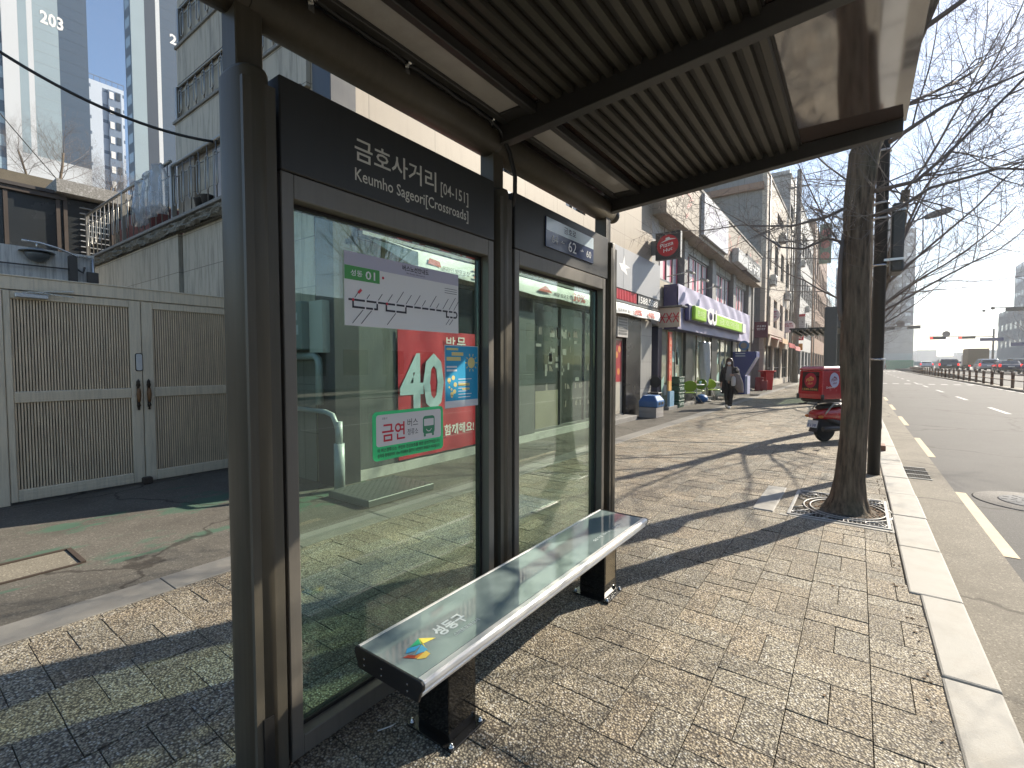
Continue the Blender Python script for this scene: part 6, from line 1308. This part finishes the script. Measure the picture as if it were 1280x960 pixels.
# ---------------------------------------------------------------- people
m_skin = M("skin", (.48, .30, .22), .55, var=.05); m_hair = M("hair_dark", (.03, .014, .010), .4); m_coat = M("black_coat", (.014, .014, .016), .8, 0, .3, 20); m_knit = M("grey_knit", (.26, .255, .25), .9, 0, .25, 60, .5, 120); m_trs = M("black_trousers", (.012, .012, .013), .8); m_mask = M("mask_white", (.78, .78, .78), .7)
def skin_body(name, joints, edges, parent, mat, sub=2):
    me = bpy.data.meshes.new(name); names = list(joints); me.from_pydata([joints[n][0] for n in names], [(names.index(a), names.index(b)) for a, b in edges], [])
    o = bpy.data.objects.new(name, me); COL.objects.link(o); o.modifiers.new("s", 'SKIN'); o.modifiers["s"].use_smooth_shade = True
    for i, n in enumerate(names): v = me.skin_vertices[0].data[i]; v.radius = joints[n][1] if hasattr(joints[n][1], '__len__') else (joints[n][1],) * 2; v.use_root = (i == 0)
    sm = o.modifiers.new("d", 'SUBSURF'); sm.levels = sub; sm.render_levels = sub; dg = bpy.context.evaluated_depsgraph_get(); dg.update()
    m2 = bpy.data.meshes.new_from_object(o.evaluated_get(dg)); bpy.data.objects.remove(o); m2.materials.clear(); m2.materials.append(mat)
    for p in m2.polygons: p.use_smooth = True; p.material_index = 0
    ob = bpy.data.objects.new(name, m2); COL.objects.link(ob); ob.parent = parent; ORG[ob.name] = ORG[parent.name]; return ob
def ring(cx, cy, z, rx, ry, n=20, fold=0, ph=0): return [(cx + rx * (1 + fold * math.sin(5 * 2 * math.pi * j / n + ph)) * math.cos(2 * math.pi * j / n), cy + ry * (1 + fold * math.sin(4 * 2 * math.pi * j / n + ph)) * math.sin(2 * math.pi * j / n), z) for j in range(n)]
def hand(J, E, wrist, hp, d, side_, tag_):
    d = Vector(d).normalized(); w = Vector(side_).normalized(); c = Vector(hp); J[tag_ + "palm"] = (tuple(c), (.036, .02)); E.append((wrist, tag_ + "palm"))
    for i, (o, L) in enumerate(((-.03, .065), (-.010, .075), (.010, .07), (.028, .055))):
        a = c + w * o + d * .045; b = a + d * L * .55; e = b + (d + Vector((0, -.5, 0))).normalized() * L * .5
        for q, (pp, rr_) in enumerate(((a, .0095), (b, .009), (e, .0075))): J["%sf%d%d" % (tag_, i, q)] = (tuple(pp), rr_)
        E += [(tag_ + "palm", "%sf%d0" % (tag_, i)), ("%sf%d0" % (tag_, i), "%sf%d1" % (tag_, i)), ("%sf%d1" % (tag_, i), "%sf%d2" % (tag_, i))]
    a = c - w * .035 + d * .01; b = a - w * .02 + d * .03; J[tag_ + "t0"] = (tuple(a), .011); J[tag_ + "t1"] = (tuple(b), .009); E += [(tag_ + "palm", tag_ + "t0"), (tag_ + "t0", tag_ + "t1")]
pw = thing("person", "woman in white face mask and long black coat walking towards us on the pavement", "person", (-3.52, 17.4, 0))
# local: faces -y, x to our right
J = {"pelvis": ((0, 0, .93), (.13, .10)), "waist": ((0, 0, 1.08), (.11, .085)), "chest": ((0, 0, 1.27), (.14, .10)), "neck0": ((0, 0, 1.40), (.065, .06)), "neck": ((0, -.01, 1.46), (.048, .05)), "head0": ((0, -.02, 1.53), (.072, .085)), "head1": ((0, -.015, 1.61), (.076, .09)), "head2": ((0, -.005, 1.665), (.045, .05)),
     "shL": ((-.165, .01, 1.36), .058), "elL": ((-.235, .03, 1.10), .043), "wrL": ((-.24, -.06, .87), .027), "shR": ((.165, .01, 1.36), .058), "elR": ((.25, .04, 1.12), .043), "wrR": ((.20, -.16, 1.12), .028),
     "hpL": ((-.085, 0, .88), .085), "knL": ((-.08, -.05, .50), .056), "anL": ((-.07, .10, .12), .035), "toL": ((-.08, -.02, .035), .034), "hpR": ((.085, 0, .88), .085), "knR": ((.07, -.06, .49), .056), "anR": ((.05, -.16, .085), .035), "toR": ((.05, -.30, .04), .034)}
E = [("pelvis", "waist"), ("waist", "chest"), ("chest", "neck0"), ("neck0", "neck"), ("neck", "head0"), ("head0", "head1"), ("head1", "head2"), ("chest", "shL"), ("shL", "elL"), ("elL", "wrL"), ("chest", "shR"), ("shR", "elR"), ("elR", "wrR"), ("pelvis", "hpL"), ("hpL", "knL"), ("knL", "anL"), ("anL", "toL"), ("pelvis", "hpR"), ("hpR", "knR"), ("knR", "anR"), ("anR", "toR")]
hand(J, E, "wrL", (-.238, -.075, .80), (0, -.1, -1), (1, 0, 0), "L"); hand(J, E, "wrR", (.16, -.19, 1.13), (-1, -.2, .1), (0, 0, 1), "R")
skin_body("body", J, E, pw, m_skin)
def pb(mb, name, m, **kw): return mb.build(name, m, pw, local=True, **kw)
pb(MB().loft([ring(0, 0, 1.425, .07, .065), ring(0, 0, 1.38, .15, .09), ring(0, -.005, 1.28, .158, .115), ring(0, -.005, 1.1, .145, .11), ring(0, 0, .93, .155, .125)]), "grey_sweater", m_knit)
k = MB()
for sx, kn, an in ((-1, (-.08, -.05), (-.07, .10)), (1, (.07, -.06), (.05, -.15))): k.loft([ring(sx * .085, 0, .95, .10, .11), ring(sx * .083, -.02, .72, .092, .10), ring(kn[0], kn[1], .50, .078, .08), ring((kn[0] + an[0]) / 2, (kn[1] + an[1]) / 2, .30, .074, .076), ring(an[0], an[1], .09 if sx > 0 else .13, .072, .075)])
pb(k, "trousers", m_trs)
for (cx, cy, z, pitch) in ((.05, -.22, .045, 0), (-.075, .03, .055, -18)): pb(MB().ell((cx, cy, z), (.052, .135, .05), 14, 8, rot=Matrix.Rotation(R(pitch), 3, 'X')), "shoe", m_white)
# coat: open front shell, sleeves
k = MB(); n = 22; rows = []
for (z, rx, ry, gap, fl) in ((1.415, .10, .085, .9, 0), (1.37, .185, .105, .75, 0), (1.25, .195, .135, .62, .01), (1.05, .19, .14, .60, .02), (.85, .215, .165, .62, .04), (.65, .235, .19, .66, .06), (.50, .245, .21, .72, .08)):
    row = []
    for i in range(n + 1):
        a = -math.pi / 2 + gap + (2 * math.pi - 2 * gap) * i / n; f = 1 + fl * math.sin(i * 1.9)
        row.append((rx * f * math.cos(a), ry * f * math.sin(a) + .01, z))
    rows.append(row)
for r in rows: k.v += [Vector(p) for p in r]
for j in range(len(rows) - 1):
    for i in range(n): p = j * (n + 1) + i; k.face([p, p + 1, p + n + 2, p + n + 1], 0, True)
ct = pb(k, "black_coat", m_coat); so = ct.modifiers.new("t", 'SOLIDIFY'); so.thickness = .018
pb(MB().tube([(-.155, .01, 1.375), (-.20, .02, 1.27), (-.245, .03, 1.10), (-.25, -.02, .98), (-.245, -.055, .885)], [.075, .075, .066, .062, .058], 14), "sleeve", m_coat)
pb(MB().tube([(.155, .01, 1.375), (.215, .03, 1.27), (.26, .045, 1.13), (.24, -.06, 1.12), (.21, -.14, 1.12)], [.075, .075, .068, .062, .058], 14), "sleeve", m_coat)
k = MB().loft([ring(0, .03, 1.22, .10, .035), ring(0, .035, 1.34, .125, .05), ring(0, .035, 1.45, .11, .065), ring(0, .02, 1.56, .098, .095), ring(0, .012, 1.64, .095, .11), ring(0, .008, 1.69, .07, .085), ring(0, .005, 1.712, .025, .03)])
for sx in (-1, 1): k.tube([(sx * .07, -.03, 1.66), (sx * .095, -.045, 1.56), (sx * .10, -.06, 1.42), (sx * .105, -.085, 1.28), (sx * .10, -.09, 1.18)], [.02, .026, .032, .03, .012], 10)
k.tube([(-.085, -.05, 1.655), (0, -.095, 1.685), (.085, -.05, 1.655)], [.02, .024, .02], 10); pb(k, "long_hair", m_hair)
pb(MB().ell((0, -.085, 1.525), (.062, .045, .052), 14, 10), "face_mask", m_mask)
k = MB()
for sx in (-1, 1): k.ell((sx * .03, -.104, 1.598), (.012, .006, .006), 8, 6)
pb(k, "eye", m_dark); pb(MB().ell((0, -.108, 1.575), (.010, .014, .022), 8, 6), "nose", m_skin)
for sx in (-1, 1): pb(MB().ell((sx * .086, .0, 1.575), (.012, .022, .032), 8, 6), "ear", m_skin)
t = thing("carried_jacket", "pale grey jacket and white bag hanging over the walking woman's bent arm", "jacket", (-3.52, 17.4, 0))
k = MB().loft([[(.22 + .13 * math.cos(a), -.12 + .10 * math.sin(a) , z_) for a in [2 * math.pi * j / 14 for j in range(14)]] if False else ring(cx, -.13, z_, rx, .075, 14, .12, z_ * 9) for (z_, cx, rx) in ((1.19, .21, .06), (1.15, .24, .11), (1.0, .27, .13), (.85, .30, .14), (.68, .335, .12), (.55, .39, .07))]); k.build("hanging_jacket", M("jacket_greige", (.20, .17, .155), .8, 0, .2, 8), t, local=True)
k = MB().loft([ring(.17, -.235, z_, rx, .04, 12, .08, z_ * 7) for (z_, rx) in ((1.09, .03), (1.04, .065), (.92, .075), (.80, .07), (.77, .04))]); k.build("white_bag", M("bag_white", (.50, .49, .48), .6, 0, .1, 9), t, local=True)
pb(MB().ell((.255, -.03, 1.30), (.05, .06, .05), 12, 8), "fur_cuff", M("fur_pale", (.45, .40, .36), .9, 0, .3, 40))
# far pedestrian on the crossing
pf = thing("person", "tiny dark clothed pedestrian striding across the far end of the road", "person", (6.0, 165, -.12), rz=R(90))
J2 = dict(J); J2["anL"] = ((-.07, .32, .12), .045); J2["toL"] = ((-.08, .25, .035), .04); J2["knL"] = ((-.08, .1, .50), .07); J2["anR"] = ((.05, -.36, .085), .045); J2["toR"] = ((.05, -.48, .04), .04); J2["knR"] = ((.07, -.2, .5), .07); J2["elR"] = ((.25, -.1, 1.12), .05); J2["wrR"] = ((.2, -.3, 1.0), .035)
J2 = {a: (b[0], tuple(q * 1.15 for q in b[1]) if hasattr(b[1], '__len__') else b[1] * 1.2) for a, b in J2.items() if not (a.startswith("R") or (a.startswith("L") and a != "L"))}
E2 = [e for e in E if e[0] in J2 and e[1] in J2]
hand(J2, E2, "wrL", (-.238, -.075, .80), (0, -.1, -1), (1, 0, 0), "L"); hand(J2, E2, "wrR", (.18, -.36, .95), (-.2, -1, -.4), (1, 0, 0), "R")
skin_body("body", J2, E2, pf, m_skin)
MB().loft([ring(0, 0, 1.43, .07, .06), ring(0, 0, 1.37, .2, .12), ring(0, 0, 1.1, .2, .14), ring(0, 0, .82, .22, .15)]).tube([(-.19, .01, 1.36), (-.25, .03, 1.1), (-.25, -.05, .88)], .065, 10).tube([(.19, .01, 1.36), (.27, -.1, 1.12), (.21, -.28, 1.0)], .065, 10).build("jacket", m_coat, pf, local=True)
k = MB()
for sx, kn, an in ((-1, (-.08, .10), (-.07, .30)), (1, (.07, -.2), (.05, -.34))): k.loft([ring(sx * .085, 0, .9, .11, .12), ring(*kn, .5, .09, .09), ring(*an, .13, .08, .08)])
k.build("trousers", m_trs, pf, local=True); MB().ell((0, .01, 1.63), (.1, .115, .1), 12, 8).build("hair", m_hair, pf, local=True)
# ---------------------------------------------------------------- air: far things fade
HAZE = 0.0005
if HAZE:
    hz = MB().box(-160, 280, -70, 700, -1.6, 90)
    m = bpy.data.materials.new("haze_air"); m.use_nodes = True; nt = m.node_tree; nt.nodes.remove(nt.nodes["Principled BSDF"])
    pv = nn(nt, "ShaderNodeVolumePrincipled"); pv.inputs["Color"].default_value = (.93, .95, .97, 1); pv.inputs["Density"].default_value = HAZE; pv.inputs["Anisotropy"].default_value = .5
    nt.links.new(pv.outputs[0], nt.nodes["Material Output"].inputs["Volume"]); hz.build("haze", m, kind="stuff")
